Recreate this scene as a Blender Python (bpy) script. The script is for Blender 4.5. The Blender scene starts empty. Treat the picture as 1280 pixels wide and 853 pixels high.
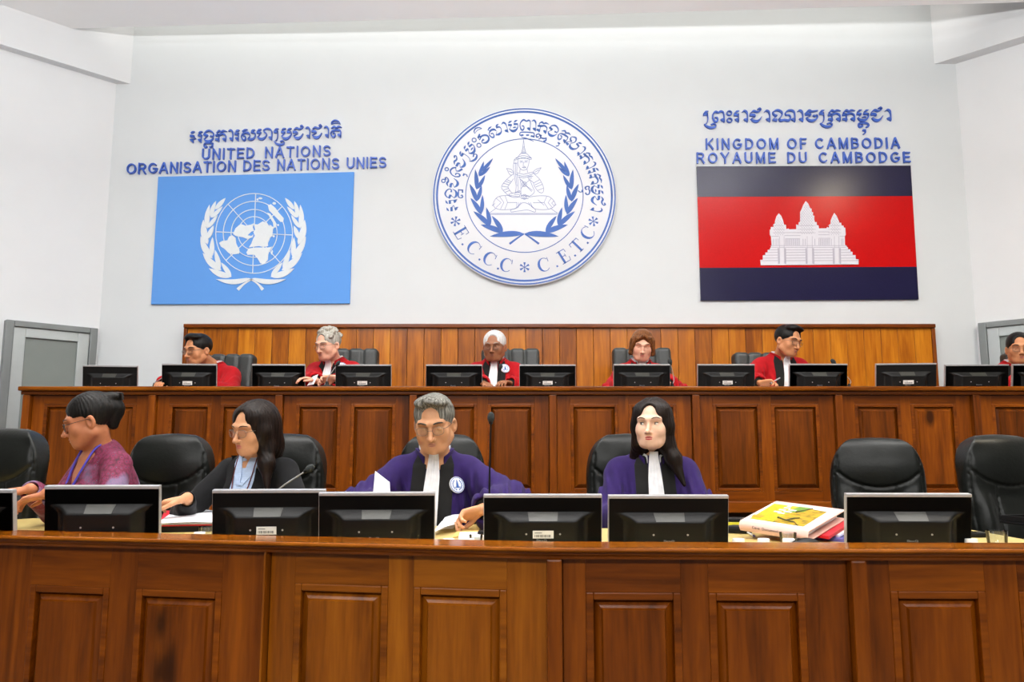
import bpy, bmesh, math, random
import numpy as np
from mathutils import Vector, Matrix

random.seed(7); np.random.seed(7)
SC = bpy.context.scene
COL = SC.collection

# ------------------------------------------------------------------ camera
PITCH = math.radians(7.7); EYE = 1.10
cam_d = bpy.data.cameras.new('camera'); cam_d.sensor_width = 36; cam_d.lens = 28.125
cam = bpy.data.objects.new('camera', cam_d); COL.objects.link(cam)
cam.location = (0, 0, EYE); cam.rotation_euler = (math.pi/2 + PITCH, 0, 0)
SC.camera = cam

# ------------------------------------------------------------------ view, world
SC.view_settings.view_transform = 'Standard'; SC.view_settings.look = 'None'
SC.view_settings.gamma = 1.0; SC.view_settings.use_curve_mapping = False
SC.view_settings.exposure = -0.2
w = bpy.data.worlds.new('world'); SC.world = w; w.use_nodes = True
w.node_tree.nodes['Background'].inputs[0].default_value = (1.0, 0.985, 0.97, 1)
w.node_tree.nodes['Background'].inputs[1].default_value = 0.26

# ------------------------------------------------------------------ ceiling lamps of the room, plus added unseen fills
def area(name, loc, rot, sx, sy, power, col=(1, 0.985, 0.965)):
    l = bpy.data.lights.new(name, 'AREA'); l.shape = 'RECTANGLE'; l.size = sx; l.size_y = sy
    l.energy = power; l.color = col
    o = bpy.data.objects.new(name, l); COL.objects.link(o); o.location = loc
    o.rotation_euler = [math.radians(a) for a in rot]
    return o
CEIL_Z = 4.74
for k, x in enumerate((-2.4, 0.1, 2.6)):
    area('ceiling_lamp', (x, 4.5, CEIL_Z-.03), (0, 0, 0), 1.2, 0.6, 15)
    area('ceiling_lamp', (x, 3.2, CEIL_Z-.03), (0, 0, 0), 1.2, 0.6, 24)
    area('ceiling_lamp', (x, 0.4, CEIL_Z-.03), (0, 0, 0), 1.2, 0.6, 34)
    area('added_gallery_fill', (x, -2.2, 3.6), (38, 0, 0), 1.6, 0.8, 90)  # unseen fill added behind the camera to brighten the fronts facing it
    area('added_uplight_fill', (x, 2.8, 3.55), (180, 0, 0), 1.0, 0.4, 190)  # no real fitting: unseen uplight added to brighten the ceiling and bounce down
area('spot_lamp', (4.55, 2.8, CEIL_Z-.04), (0, 0, 0), 0.30, 0.30, 70, (1, .86, .62))
area('cove_lamp', (0.1, 6.50, CEIL_Z+.20), (125, 0, 0), 7.6, 0.10, 17, (1, 0.97, 0.9))

# ------------------------------------------------------------------ pixel rays onto real planes
_c, _s = math.cos(PITCH), math.sin(PITCH)
def ray(px, py):
    u = (px-640)/1000.0; v = (426.5-py)/1000.0
    return Vector((u, _c - v*_s, _s + v*_c))
def P(px, py, Y):
    d = ray(px, py); t = Y/d.y
    return Vector((d.x*t, Y, EYE + d.z*t))
def PZ(px, py, z):
    d = ray(px, py); t = (z-EYE)/d.z
    return Vector((d.x*t, d.y*t, z))

# ------------------------------------------------------------------ scene helpers
def link(o, parent=None):
    COL.objects.link(o)
    if parent is not None: o.parent = parent
    return o
def tag(o, label=None, cat=None, group=None, kind=None):
    if label: o['label'] = label
    if cat: o['category'] = cat
    if group: o['group'] = group
    if kind: o['kind'] = kind
    return o
def empty(name, loc=(0, 0, 0), rz=0.0, label=None, cat=None, group=None):
    o = bpy.data.objects.new(name, None); o.empty_display_size = .1
    link(o); o.location = loc; o.rotation_euler = (0, 0, rz)
    return tag(o, label, cat, group)
def copy_tree(o, parent=None):
    c = o.copy(); COL.objects.link(c); c.parent = parent
    for ch in list(o.children): copy_tree(ch, c)
    return c
def smoothmesh(me, ang=None):
    me.polygons.foreach_set('use_smooth', [True]*len(me.polygons))
    if ang is not None:
        me.set_sharp_from_angle(angle=math.radians(ang))

class MB:
    """collects shapes and links them as one mesh object"""
    def __init__(s): s.v = []; s.f = []; s.m = []
    def add(s, vs, fs, mi=0, M=None):
        b = len(s.v)
        s.v += [tuple(M @ Vector(p)) if M is not None else tuple(p) for p in vs]
        s.f += [tuple(b+i for i in f) for f in fs]; s.m += [mi]*len(fs); return s
    def box(s, lo, hi, bev=0.0, mi=0, M=None):
        bm = bmesh.new(); bmesh.ops.create_cube(bm, size=1)
        for v in bm.verts:
            v.co = Vector([(lo[i]+hi[i])/2 + v.co[i]*(hi[i]-lo[i]) for i in range(3)])
        if bev: bmesh.ops.bevel(bm, geom=list(bm.edges), offset=bev, segments=2, affect='EDGES', profile=.6)
        bm.verts.index_update()
        s.add([v.co[:] for v in bm.verts], [[v.index for v in f.verts] for f in bm.faces], mi, M); bm.free(); return s
    def tube(s, path, r, n=8, mi=0, M=None, cap=True):
        path = [Vector(p) for p in path]; N = len(path)
        rs = r if isinstance(r, (list, tuple)) else [r]*N
        vs = []; fs = []
        t = (path[1]-path[0]).normalized()
        a = t.orthogonal().normalized()
        for i, p in enumerate(path):
            if i == 0: t = path[1]-path[0]
            elif i == N-1: t = path[-1]-path[-2]
            else: t = path[i+1]-path[i-1]
            t.normalize(); a = (a - t*a.dot(t)).normalized(); b = t.cross(a)
            for k in range(n):
                q = 2*math.pi*k/n; vs.append(p + (a*math.cos(q)+b*math.sin(q))*rs[i])
        for i in range(N-1):
            for k in range(n):
                fs.append((i*n+k, i*n+(k+1) % n, (i+1)*n+(k+1) % n, (i+1)*n+k))
        if cap: fs.append(tuple(range(n-1, -1, -1))); fs.append(tuple((N-1)*n+k for k in range(n)))
        return s.add(vs, fs, mi, M)
    def lathe(s, prof, n=20, mi=0, M=None):
        vs = []; fs = []; N = len(prof)
        for (r, z) in prof:
            for k in range(n):
                q = 2*math.pi*k/n; vs.append((r*math.cos(q), r*math.sin(q), z))
        for i in range(N-1):
            for k in range(n):
                fs.append((i*n+k, i*n+(k+1) % n, (i+1)*n+(k+1) % n, (i+1)*n+k))
        fs.append(tuple(range(n-1, -1, -1))); fs.append(tuple((N-1)*n+k for k in range(n)))
        return s.add(vs, fs, mi, M)
    def ellipsoid(s, c, r, n=14, mi=0, M=None):
        vs = []; fs = []; m = n//2+1
        for i in range(m+1):
            th = math.pi*i/m
            for k in range(n):
                q = 2*math.pi*k/n
                vs.append((c[0]+r[0]*math.sin(th)*math.cos(q), c[1]+r[1]*math.sin(th)*math.sin(q), c[2]+r[2]*math.cos(th)))
        for i in range(m):
            for k in range(n):
                fs.append((i*n+k, (i+1)*n+k, (i+1)*n+(k+1) % n, i*n+(k+1) % n))
        return s.add(vs, fs, mi, M)
    def prism(s, poly, a0, a1, axis='y', mi=0, M=None, bev=0):
        """poly in (x,z) for axis y (front at the smaller y), (x,y) for axis z"""
        n = len(poly)
        ar = sum(poly[i][0]*poly[(i+1) % n][1]-poly[(i+1) % n][0]*poly[i][1] for i in range(n))
        if ar < 0: poly = poly[::-1]
        if axis == 'y': vs = [(p[0], a0, p[1]) for p in poly]+[(p[0], a1, p[1]) for p in poly]
        else: vs = [(p[0], p[1], a1) for p in poly]+[(p[0], p[1], a0) for p in poly]
        fs = [tuple(range(n)), tuple(range(2*n-1, n-1, -1))]
        fs += [(i, i+n, (i+1) % n + n, (i+1) % n) for i in range(n)]
        return s.add(vs, fs, mi, M)
    def grid(s, rows, mi=0, M=None, flip=False):
        h, wd = len(rows), len(rows[0]); fs = []
        for i in range(h-1):
            for k in range(wd-1):
                q = (i*wd+k, i*wd+k+1, (i+1)*wd+k+1, (i+1)*wd+k)
                fs.append(q[::-1] if flip else q)
        return s.add([p for r in rows for p in r], fs, mi, M)
    def build(s, name, mats, parent=None, smooth=False, ang=35, fix=False):
        me = bpy.data.meshes.new(name); me.from_pydata(s.v, [], s.f)
        for m in (mats if isinstance(mats, (list, tuple)) else [mats]): me.materials.append(m)
        if any(s.m): me.polygons.foreach_set('material_index', s.m)
        if fix:
            bm = bmesh.new(); bm.from_mesh(me); bmesh.ops.recalc_face_normals(bm, faces=bm.faces); bm.to_mesh(me); bm.free()
        if smooth: smoothmesh(me, ang)
        me.update()
        return link(bpy.data.objects.new(name, me), parent)

# ------------------------------------------------------------------ materials
def nt(name):
    m = bpy.data.materials.new(name); m.use_nodes = True
    return m, m.node_tree.nodes, m.node_tree.links, m.node_tree.nodes['Principled BSDF']
def C4(c): return (c[0], c[1], c[2], 1)
def srgb(r, g, b):
    f = lambda c: (c/12.92 if c <= .04045 else ((c+.055)/1.055)**2.4)
    return (f(r/255), f(g/255), f(b/255))
def plain(name, col, rough=.5, metal=0.0, noise=0.0, nscale=40, bump=0.0, coat=0.0, sheen=0.0, spec=.5, stretch=(1, 1, 1)):
    m, N, L, B = nt(name)
    B.inputs['Base Color'].default_value = C4(col); B.inputs['Roughness'].default_value = rough
    B.inputs['Metallic'].default_value = metal; B.inputs['Coat Weight'].default_value = coat
    B.inputs['Sheen Weight'].default_value = sheen; B.inputs['Specular IOR Level'].default_value = spec
    if noise or bump:
        tc = N.new('ShaderNodeTexCoord'); mp = N.new('ShaderNodeMapping'); mp.inputs['Scale'].default_value = stretch
        no = N.new('ShaderNodeTexNoise'); no.inputs['Scale'].default_value = nscale; no.inputs['Detail'].default_value = 5
        L.new(tc.outputs['Object'], mp.inputs[0]); L.new(mp.outputs[0], no.inputs['Vector'])
        if noise:
            r = N.new('ShaderNodeValToRGB'); r.color_ramp.elements[0].position = .3; r.color_ramp.elements[1].position = .7
            r.color_ramp.elements[0].color = C4([c*(1-noise) for c in col]); r.color_ramp.elements[1].color = C4([min(1, c*(1+noise)) for c in col])
            L.new(no.outputs['Fac'], r.inputs[0]); L.new(r.outputs[0], B.inputs['Base Color'])
        if bump:
            b = N.new('ShaderNodeBump'); b.inputs['Strength'].default_value = bump; b.inputs['Distance'].default_value = .004
            L.new(no.outputs['Fac'], b.inputs['Height']); L.new(b.outputs[0], B.inputs['Normal'])
    return m
def wood(name, dark, base, light, axis='z', scale=1.0, rough=.28, island=False, knots=()):
    m, N, L, B = nt(name)
    tc = N.new('ShaderNodeTexCoord')
    if island: rnd = N.new('ShaderNodeNewGeometry').outputs['Random Per Island']
    else: rnd = N.new('ShaderNodeObjectInfo').outputs['Random']
    mul = N.new('ShaderNodeMath'); mul.operation = 'MULTIPLY'; mul.inputs[1].default_value = 37.0; L.new(rnd, mul.inputs[0])
    add = N.new('ShaderNodeVectorMath'); add.operation = 'ADD'; L.new(tc.outputs['Object'], add.inputs[0]); L.new(mul.outputs[0], add.inputs[1])
    mp = N.new('ShaderNodeMapping')
    st = [9.0*scale, 9.0*scale, 9.0*scale]; st['xyz'.index(axis)] = .7*scale
    mp.inputs['Scale'].default_value = st; L.new(add.outputs[0], mp.inputs[0])
    n1 = N.new('ShaderNodeTexNoise'); n1.inputs['Scale'].default_value = 1.3; n1.inputs['Detail'].default_value = 7; n1.inputs['Distortion'].default_value = .9
    n2 = N.new('ShaderNodeTexNoise'); n2.inputs['Scale'].default_value = 9; n2.inputs['Detail'].default_value = 4; n2.inputs['Distortion'].default_value = .3
    L.new(mp.outputs[0], n1.inputs['Vector']); L.new(mp.outputs[0], n2.inputs['Vector'])
    mx = N.new('ShaderNodeMix'); mx.inputs['Factor'].default_value = .33
    L.new(n1.outputs['Fac'], mx.inputs['A']); L.new(n2.outputs['Fac'], mx.inputs['B'])
    # each board its own tone
    t = N.new('ShaderNodeMath'); t.operation = 'MULTIPLY_ADD'; t.inputs[1].default_value = .34 if island else .12; t.inputs[2].default_value = -.17 if island else -.06
    L.new(rnd, t.inputs[0]); ad = N.new('ShaderNodeMath'); ad.operation = 'ADD'; L.new(mx.outputs['Result'], ad.inputs[0]); L.new(t.outputs[0], ad.inputs[1])
    r = N.new('ShaderNodeValToRGB'); e = r.color_ramp.elements
    e[0].position = .30; e[0].color = C4(dark); e[1].position = .72; e[1].color = C4(light)
    k = e.new(.5); k.color = C4(base)
    L.new(ad.outputs[0], r.inputs[0]); colr = r.outputs[0]
    for (kx, kz, rx, rz) in knots:
        sub = N.new('ShaderNodeVectorMath'); sub.operation = 'SUBTRACT'; sub.inputs[1].default_value = (kx, 0, kz); L.new(tc.outputs['Object'], sub.inputs[0])
        sc_ = N.new('ShaderNodeVectorMath'); sc_.operation = 'MULTIPLY'; sc_.inputs[1].default_value = (1/rx, 0, 1/rz); L.new(sub.outputs[0], sc_.inputs[0])
        ln = N.new('ShaderNodeVectorMath'); ln.operation = 'LENGTH'; L.new(sc_.outputs[0], ln.inputs[0])
        wob = N.new('ShaderNodeMath'); wob.operation = 'MULTIPLY_ADD'; wob.inputs[1].default_value = 1.6; L.new(n1.outputs['Fac'], wob.inputs[0]); L.new(ln.outputs['Value'], wob.inputs[2])
        kr = N.new('ShaderNodeMapRange'); kr.inputs[1].default_value = 1.25; kr.inputs[2].default_value = 1.95; kr.inputs[3].default_value = .85; kr.inputs[4].default_value = 0; L.new(wob.outputs[0], kr.inputs[0])
        km = N.new('ShaderNodeMix'); km.data_type = 'RGBA'; L.new(kr.outputs[0], km.inputs['Factor']); L.new(colr, km.inputs['A'])
        km.inputs['B'].default_value = C4([c*.12 for c in base]); colr = km.outputs['Result']
    L.new(colr, B.inputs['Base Color'])
    B.inputs['Roughness'].default_value = rough; B.inputs['Coat Weight'].default_value = .05; B.inputs['Coat Roughness'].default_value = .12; B.inputs['Specular IOR Level'].default_value = .26
    bp = N.new('ShaderNodeBump'); bp.inputs['Strength'].default_value = .08; bp.inputs['Distance'].default_value = .003
    L.new(n2.outputs['Fac'], bp.inputs['Height']); L.new(bp.outputs[0], B.inputs['Normal'])
    return m
def glass(name, tint=(1, 1, 1), refl=.12):
    m, N, L, B = nt(name)
    tr = N.new('ShaderNodeBsdfTransparent'); tr.inputs[0].default_value = C4(tint)
    gl = N.new('ShaderNodeBsdfGlossy'); gl.inputs['Roughness'].default_value = .03
    fr = N.new('ShaderNodeFresnel'); fr.inputs[0].default_value = 1.45
    mu = N.new('ShaderNodeMath'); mu.operation = 'ADD'; mu.inputs[1].default_value = refl*.4; L.new(fr.outputs[0], mu.inputs[0])
    mx = N.new('ShaderNodeMixShader'); L.new(mu.outputs[0], mx.inputs[0]); L.new(tr.outputs[0], mx.inputs[1]); L.new(gl.outputs[0], mx.inputs[2])
    L.new(mx.outputs[0], N['Material Output'].inputs['Surface']); return m

WD, WB, WL = srgb(74, 32, 2), srgb(112, 53, 4), srgb(142, 73, 8)
PD, PB, PL = srgb(124, 62, 4), srgb(172, 96, 8), srgb(204, 128, 24)
M = {}
M['wood_upright'] = wood('teak_upright', WD, WB, WL, 'z')
M['wood_level'] = wood('teak_level', WD, WB, WL, 'x')
M['wood_panel'] = wood('teak_panel', srgb(64, 28, 2), srgb(98, 46, 4), srgb(126, 64, 8), 'z')
M['wood_upright_lit'] = wood('teak_upright_lit', srgb(92, 44, 4), srgb(132, 70, 8), srgb(160, 92, 16), 'z')  # paler boards, largely the facet's brighter light put into the wood colour
M['wood_level_lit'] = wood('teak_level_lit', srgb(92, 44, 4), srgb(132, 70, 8), srgb(160, 92, 16), 'x')
M['wood_rim'] = wood('teak_polished', srgb(86, 40, 3), srgb(126, 66, 6), srgb(158, 90, 14), 'x', rough=.16)
M['wood_planks'] = wood('teak_planks', PD, PB, PL, 'z', scale=.9, rough=.33, island=True)
M['wall'] = plain('white_wall_paint', srgb(219, 223, 225), .75, noise=.012, nscale=3, bump=.02)
M['wall_grey'] = plain('white_side_paint', srgb(226, 228, 230), .75, noise=.012, nscale=3)
M['ceiling'] = plain('ceiling_paint', srgb(250, 250, 250), .8, noise=.01, nscale=3)
M['floor'] = plain('grey_carpet', srgb(92, 88, 84), .95, noise=.2, nscale=220, bump=.4)
M['white_paint'] = plain('white_riser_paint', srgb(225, 224, 218), .6, noise=.03, nscale=12)
M['door_grey'] = plain('door_leaf_grey', srgb(118, 124, 120), .5, noise=.03, nscale=5)
M['aluminium'] = plain('door_aluminium', srgb(178, 184, 184), .35, .55, noise=.03, nscale=9)
M['aluminium_dark'] = plain('door_aluminium_dark', srgb(120, 124, 124), .4, .5, noise=.03, nscale=9)  # darker grey metal of the door frames
M['leather'] = plain('black_leather', srgb(14, 16, 13), .36, noise=.15, nscale=60, bump=.2, spec=.26)
M['leather_grey'] = plain('charcoal_leather', srgb(46, 49, 48), .42, noise=.12, nscale=60, bump=.25)
M['plastic'] = plain('black_plastic', srgb(12, 12, 12), .46, noise=.1, nscale=90, bump=.05, spec=.25)
M['plastic_gloss'] = plain('black_gloss_plastic', srgb(14, 14, 14), .18, noise=.08, nscale=50)
M['plastic_lip'] = plain('dark_grey_plastic', srgb(46, 46, 40), .4, noise=.05, nscale=50)
M['silver'] = plain('silver_plastic', srgb(176, 176, 178), .35, .35, noise=.03, nscale=50)
M['screen'] = plain('screen_glass', srgb(12, 14, 18), .12, noise=.05, nscale=5)
M['sticker'] = plain('white_sticker', srgb(222, 222, 218), .5, noise=.03, nscale=60)
M['sticker_ink'] = plain('sticker_print', srgb(120, 120, 120), .6, noise=.03, nscale=60)
M['grey_print'] = plain('grey_mark', srgb(120, 122, 124), .4, noise=.03, nscale=60)
M['laminate'] = plain('pale_yellow_laminate', srgb(196, 172, 106), .4, noise=.05, nscale=14, stretch=(1, 6, 6))
M['paper'] = plain('white_paper', srgb(240, 240, 246), .7, noise=.015, nscale=30)
M['print'] = plain('paper_print', srgb(150, 152, 165), .8, noise=.1, nscale=80)
M['manila'] = plain('manila_card', srgb(205, 170, 95), .7, noise=.05, nscale=30)
M['red_card'] = plain('red_card', srgb(196, 18, 38), .5, noise=.08, nscale=30)
M['violet_card'] = plain('violet_card', srgb(98, 92, 170), .5, noise=.06, nscale=30)
M['pink_card'] = plain('pale_pink_card', srgb(226, 186, 174), .5, noise=.03, nscale=30)
M['ink'] = plain('black_ink', srgb(28, 24, 30), .6, noise=.05, nscale=60)
M['white_plastic'] = plain('white_plastic', srgb(238, 240, 240), .35, noise=.02, nscale=40)
M['yellow'] = plain('yellow_plastic', srgb(214, 206, 40), .4, noise=.05, nscale=40)
M['blue_plastic'] = plain('blue_plastic', srgb(58, 60, 170), .35, noise=.05, nscale=40)
M['glass'] = glass('clear_glass', (.93, .95, .95))
M['lens'] = glass('spectacle_lens', (.93, .94, .95), .05)
M['foam'] = plain('microphone_foam', srgb(40, 44, 44), .9, noise=.3, nscale=300, bump=.6)
M['sign_blue'] = plain('sign_blue', srgb(48, 92, 190), .4, noise=.04, nscale=20)
M['seal_blue'] = plain('seal_blue', srgb(44, 92, 172), .5, noise=.05, nscale=9)
M['seal_line'] = plain('seal_line_blue', srgb(112, 130, 186), .6, noise=.04, nscale=30)
M['seal_white'] = plain('seal_board', srgb(238, 240, 245), .45, noise=.01, nscale=6)
M['un_blue'] = plain('flag_light_blue', srgb(92, 152, 226), .8, noise=.04, nscale=300, bump=.1)
M['flag_white'] = plain('flag_white', srgb(226, 232, 236), .7, noise=.02, nscale=60)
M['flag_navy'] = plain('flag_navy', srgb(26, 23, 58), .22, noise=.08, nscale=90, spec=.3)
M['flag_red'] = plain('flag_red', srgb(190, 12, 14), .22, noise=.05, nscale=90, spec=.15)
M['temple_white'] = plain('temple_white', srgb(226, 224, 232), .55, noise=.02, nscale=40)
M['temple_line'] = plain('temple_line', srgb(182, 178, 192), .6, noise=.04, nscale=60)
# ================================================================== the setting
Y_WALL = 6.95
XL, XR = -3.625, 4.078
SQ = math.sqrt(.5)
def structure(name, mb, mat, **k):
    o = mb.build(name, mat, **k); o['kind'] = 'structure'; return o
structure('floor', MB().box((-9, -4, -.1), (9, 7.4, 0)), M['floor'])
structure('wall_back', MB().box((XL-.3, Y_WALL, 0), (XR+.3, Y_WALL+.15, 5.6)), M['wall'])
def side_wall(name, cx, sg):
    c = Vector((cx, Y_WALL, 0)); d = Vector((sg*SQ, -SQ, 0)); n = Vector((sg*SQ, SQ, 0))
    p = [c, c+d*8, c+d*8+n*.15, c+n*.15]
    return structure(name, MB().prism([(q.x, q.y) for q in p], 0, 5.6, 'z'), M['wall_grey'], fix=True)
side_wall('wall_left', XL, -1); side_wall('wall_right', XR, 1)
zl, zr = P(163, 105, Y_WALL).z, P(1168, 80, Y_WALL).z
def bulkhead(name, cx, sg, off, z):
    c = Vector((cx, Y_WALL, 0)); d = Vector((sg*SQ, -SQ, 0)); e = Vector((-sg*off, 0, 0))
    p = [c, c+e, c+e+d*8, c+d*8]
    return structure(name, MB().prism([(q.x, q.y) for q in p], z, 5.6, 'z'), M['wall_grey'], fix=True)
bulkhead('trim_1', XL, -1, P(163, 105, Y_WALL).x-XL, zl)
bulkhead('trim_2', XR, 1, XR-P(1168, 80, Y_WALL).x, zr)
eL = P(117, 35, 6.58); zc = eL.z; eR = PZ(1200, 5, zc)
dx = (eR-eL); a = eL-dx*.6; b = eR+dx*.6
structure('ceiling', MB().prism([(a.x, a.y), (b.x, b.y), (b.x, -4), (a.x, -4)], zc, zc+.1, 'z'), M['ceiling'], fix=True)
structure('ceiling_upper', MB().box((-9, 3, 5.6), (9, 7.4, 5.7)), M['ceiling'])
# raised dais for the judges, white riser in front
DAIS = 0.66
structure('dais', MB().box((-4.4, 5.24, 0), (4.7, Y_WALL, DAIS-.02)), M['white_paint'])
structure('dais_carpet', MB().box((-4.4, 5.30, DAIS-.02), (4.7, Y_WALL, DAIS)), M['floor'])

# doors in the splayed walls
def on_wall(px, py, cx, sg, off=0):
    d = ray(px, py)
    # plane: (p - c).n = 0, n inward
    n = Vector((-sg*SQ, -SQ, 0)); c = Vector((cx, Y_WALL, 0)) + n*off
    t = (c - cam.location).dot(n)/d.dot(n)
    return cam.location + d*t
def door(name, cx, sg, s0, s1, ztop, handle_at_far):
    """s measured along the wall from the corner"""
    root = bpy.data.objects.new(name, None); link(root); root['kind'] = 'structure'
    c = Vector((cx, Y_WALL, 0)); d = Vector((sg*SQ, -SQ, 0)); n = Vector((-sg*SQ, -SQ, 0))
    Mx = Matrix(((d.x, n.x, 0, c.x), (d.y, n.y, 0, c.y), (0, 0, 1, 0), (0, 0, 0, 1)))
    f = MB()
    for (x0, x1, z0, z1) in ((s0, s0+.06, 0, ztop), (s1-.06, s1, 0, ztop), (s0+.06, s1-.06, ztop-.05, ztop)):
        f.box((x0, -.01, z0), (x1, .07, z1), .006, 0, Mx)
    f.build('door_frame', M['aluminium_dark'], root, fix=True)
    g = MB()
    for (x0, x1, z0, z1) in ((s0+.06, s0+.15, .02, ztop-.05), (s1-.15, s1-.06, .02, ztop-.05), (s0+.15, s1-.15, ztop-.13, ztop-.05), (s0+.15, s1-.15, .02, .16)):
        g.box((x0, 0, z0), (x1, .05, z1), .004, 0, Mx)
    g.build('door_stile', M['aluminium'], root, fix=True)
    MB().box((s0+.15, .005, .16), (s1-.15, .03, ztop-.13), 0, 0, Mx).build('door_panel', M['door_grey'], root, fix=True)
    hx = s1-.11 if handle_at_far else s0+.11
    MB().box((hx-.015, .05, .95), (hx+.015, .1, 1.12), .006, 0, Mx).build('door_handle', M['aluminium'], root, fix=True)
    return root
def s_of(p, cx): return (Vector((p.x, p.y, 0))-Vector((cx, Y_WALL, 0))).length
pa = on_wall(122, 412, XL, -1); pb = on_wall(5, 405, XL, -1)
door('door_1', XL, -1, .03, s_of(pb, XL), pa.z, True)
pa = on_wall(1225, 405, XR, 1)
door('door_2', XR, 1, s_of(pa, XR), s_of(pa, XR)+.95, pa.z, True)

# ================================================================== judges' wood panelling on the back wall
YP = 6.88
p0 = P(235, 408, YP); p1 = P(1163, 403, YP); ztop = (p0.z+p1.z)/2
root = empty('wood_paneling', (p0.x, YP, DAIS), 0, 'orange teak plank panelling low on the back wall behind the judges', 'wood panelling')
Wd = p1.x-p0.x; H = ztop-DAIS
mb = MB(); n = 44
for i in range(n):
    x0 = Wd*i/n; x1 = Wd*(i+1)/n
    mb.box((x0+.0015, 0, 0), (x1-.0015, .05, H-.03), .002)
mb.build('planking', M['wood_planks'], root)
MB().box((-.03, -.03, H-.035), (Wd+.03, .07, H), .008).build('cap_rail', M['wood_level'], root)
MB().box((-.03, -.015, 0), (0, .07, H-.035), .004).build('end_trim', M['wood_upright'], root)
MB().box((Wd, -.015, 0), (Wd+.03, .07, H-.035), .004).build('end_trim', M['wood_upright'], root)

# ================================================================== panelled joinery (bench and desk)
def raised_panel(root, x0, x1, z0, z1, y, mat):
    """panel moulding with a raised and fielded board; front towards -y"""
    mb = MB(); g = .022
    for (a0, a1, c0, c1) in ((x0, x0+g, z0, z1), (x1-g, x1, z0, z1), (x0+g, x1-g, z1-g, z1), (x0+g, x1-g, z0, z0+g)):
        mb.box((a0, y-.008, c0), (a1, y+.02, c1), .004)
    mo = mb.build('panel_moulding', mat[1], root)
    a0, a1, c0, c1 = x0+g, x1-g, z0+g, z1-g; i = .022
    vs = [(a0, y+.012, c0), (a1, y+.012, c0), (a1, y+.012, c1), (a0, y+.012, c1),
          (a0+i, y-.004, c0+i), (a1-i, y-.004, c0+i), (a1-i, y-.004, c1-i), (a0+i, y-.004, c1-i),
          (a0+i+.004, y-.012, c0+i+.004), (a1-i-.004, y-.012, c0+i+.004), (a1-i-.004, y-.012, c1-i-.004), (a0+i+.004, y-.012, c1-i-.004)]
    fs = [(8, 9, 10, 11)]
    for k in range(4):
        fs += [(k, (k+1) % 4, 4+(k+1) % 4, 4+k), (4+k, 4+(k+1) % 4, 8+(k+1) % 4, 8+k)]
    MB().add(vs, fs).build('raised_panel', mat[0], root)
def joinery(name, loc, rz, W, z0, z1, panels, ptop, pbot, depth, label, cat, group, pilaster=.06, base=.0, end=False, knot=None, light=False):
    WU, WV = (M['wood_upright_lit'], M['wood_level_lit']) if light else (M['wood_upright'], M['wood_level'])
    r = empty(name, loc, rz, label, cat, group)
    y = .02
    MB().box((0, y+.02, z0), (W, depth, z1)).build('carcass', WU, r)
    xs = [pilaster]
    for (a_, b_) in panels: xs += [a_, b_]
    xs.append(W)
    for i in range(0, len(xs), 2):
        if xs[i+1]-xs[i] > .004:
            MB().box((xs[i], y, z0+base), (xs[i+1], y+.02, z1), .002).build('stile', WU, r)
    for (a_, b_) in panels:
        MB().box((a_, y, ptop), (b_, y+.02, z1), .001).build('rail', WV, r)
        MB().box((a_, y, z0+base), (b_, y+.02, pbot), .001).build('rail', WV, r)
        mu = M['wood_panel'] if name == 'bench_unit' else WU
        if knot and knot[0] == (a_, b_):
            mu = wood('teak_knotted', WD, WB, WL, 'z', knots=knot[1])
        raised_panel(r, a_, b_, pbot, ptop, y+.006, (mu, WV))
    if pilaster > .01:
        MB().box((0.003, -.012, z0), (pilaster-.003, y+.02, z1), .006).build('pilaster', WU, r)
    if base:
        MB().box((0, -.015, z0), (W, y+.02, z0+base), .006).build('base_moulding', WV, r)
    return r

# ---- upper bench
YB = 5.30
BZ0 = P(640, 641, YB).z; BZT = P(640, 483.5, YB).z
zt = BZT-.055
edges = [27, 184, 343, 511, 686, 865, 1044, 1216, 1390]
names = ['leftmost, beside the grey door on the left', 'second from its left end, behind the woman in the black blazer', 'third from its left end, behind the man in purple',
         'below the white-haired judge, left of the centre line', 'just right of the centre line, below the red-haired judge', 'behind the long-haired woman in purple',
         'second last towards the right, behind the empty chair', 'last on the right, below the judge cut by the frame']
labs = ['bench panel unit at the far left end beside the grey door', 'bench panel unit behind the woman in the black blazer', 'bench panel unit left of the grey-haired man in purple',
        'bench panel unit behind the tall microphone, below the white-haired judge', 'bench panel unit below the red-haired judge, left of the long-haired woman', 'bench panel unit just right of the long-haired woman in purple, with the binder before it',
        'bench panel unit behind the empty chair at the right', 'bench panel unit at the far right below the judge cut by the frame']
ptop = P(640, 505, YB).z; pbot = P(640, 615, YB).z
for i in range(8):
    xa = P(edges[i], 520, YB).x; xb = P(edges[i+1], 520, YB).x; W = xb-xa
    pil = .055
    q = (W-pil)
    pans = [(pil+q*.10, pil+q*.455), (pil+q*.535, pil+q*.89)]
    kn = None
    if i == 6: kn = (pans[1], [(pans[1][0]*.6+pans[1][1]*.4, P(640, 522, YB).z, .05, .07)])
    ju = joinery('bench_unit', (xa, YB, 0), 0, W, BZ0, zt, pans, ptop, pbot, .10, labs[i], 'bench unit', "panelled front of the judges' bench", pil, .07, knot=kn)
    if i == 0: MB().box((0, .1, BZ0), (.04, .9, zt)).build('end_panel', M['wood_upright'], ju)
xa = P(27, 520, YB).x; xb = P(1390, 520, YB).x
r = empty('bench_counter', (0, YB, BZT), 0, "long polished teak top of the judges' raised bench", 'bench top')
MB().box((xa-.02, -.035, -.03), (xb, .95, 0), .008).build('top_board', M['wood_rim'], r)
MB().box((xa-.01, -.012, -.055), (xb, .04, -.03), .005).build('edge_moulding', M['wood_level'], r)

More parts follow.
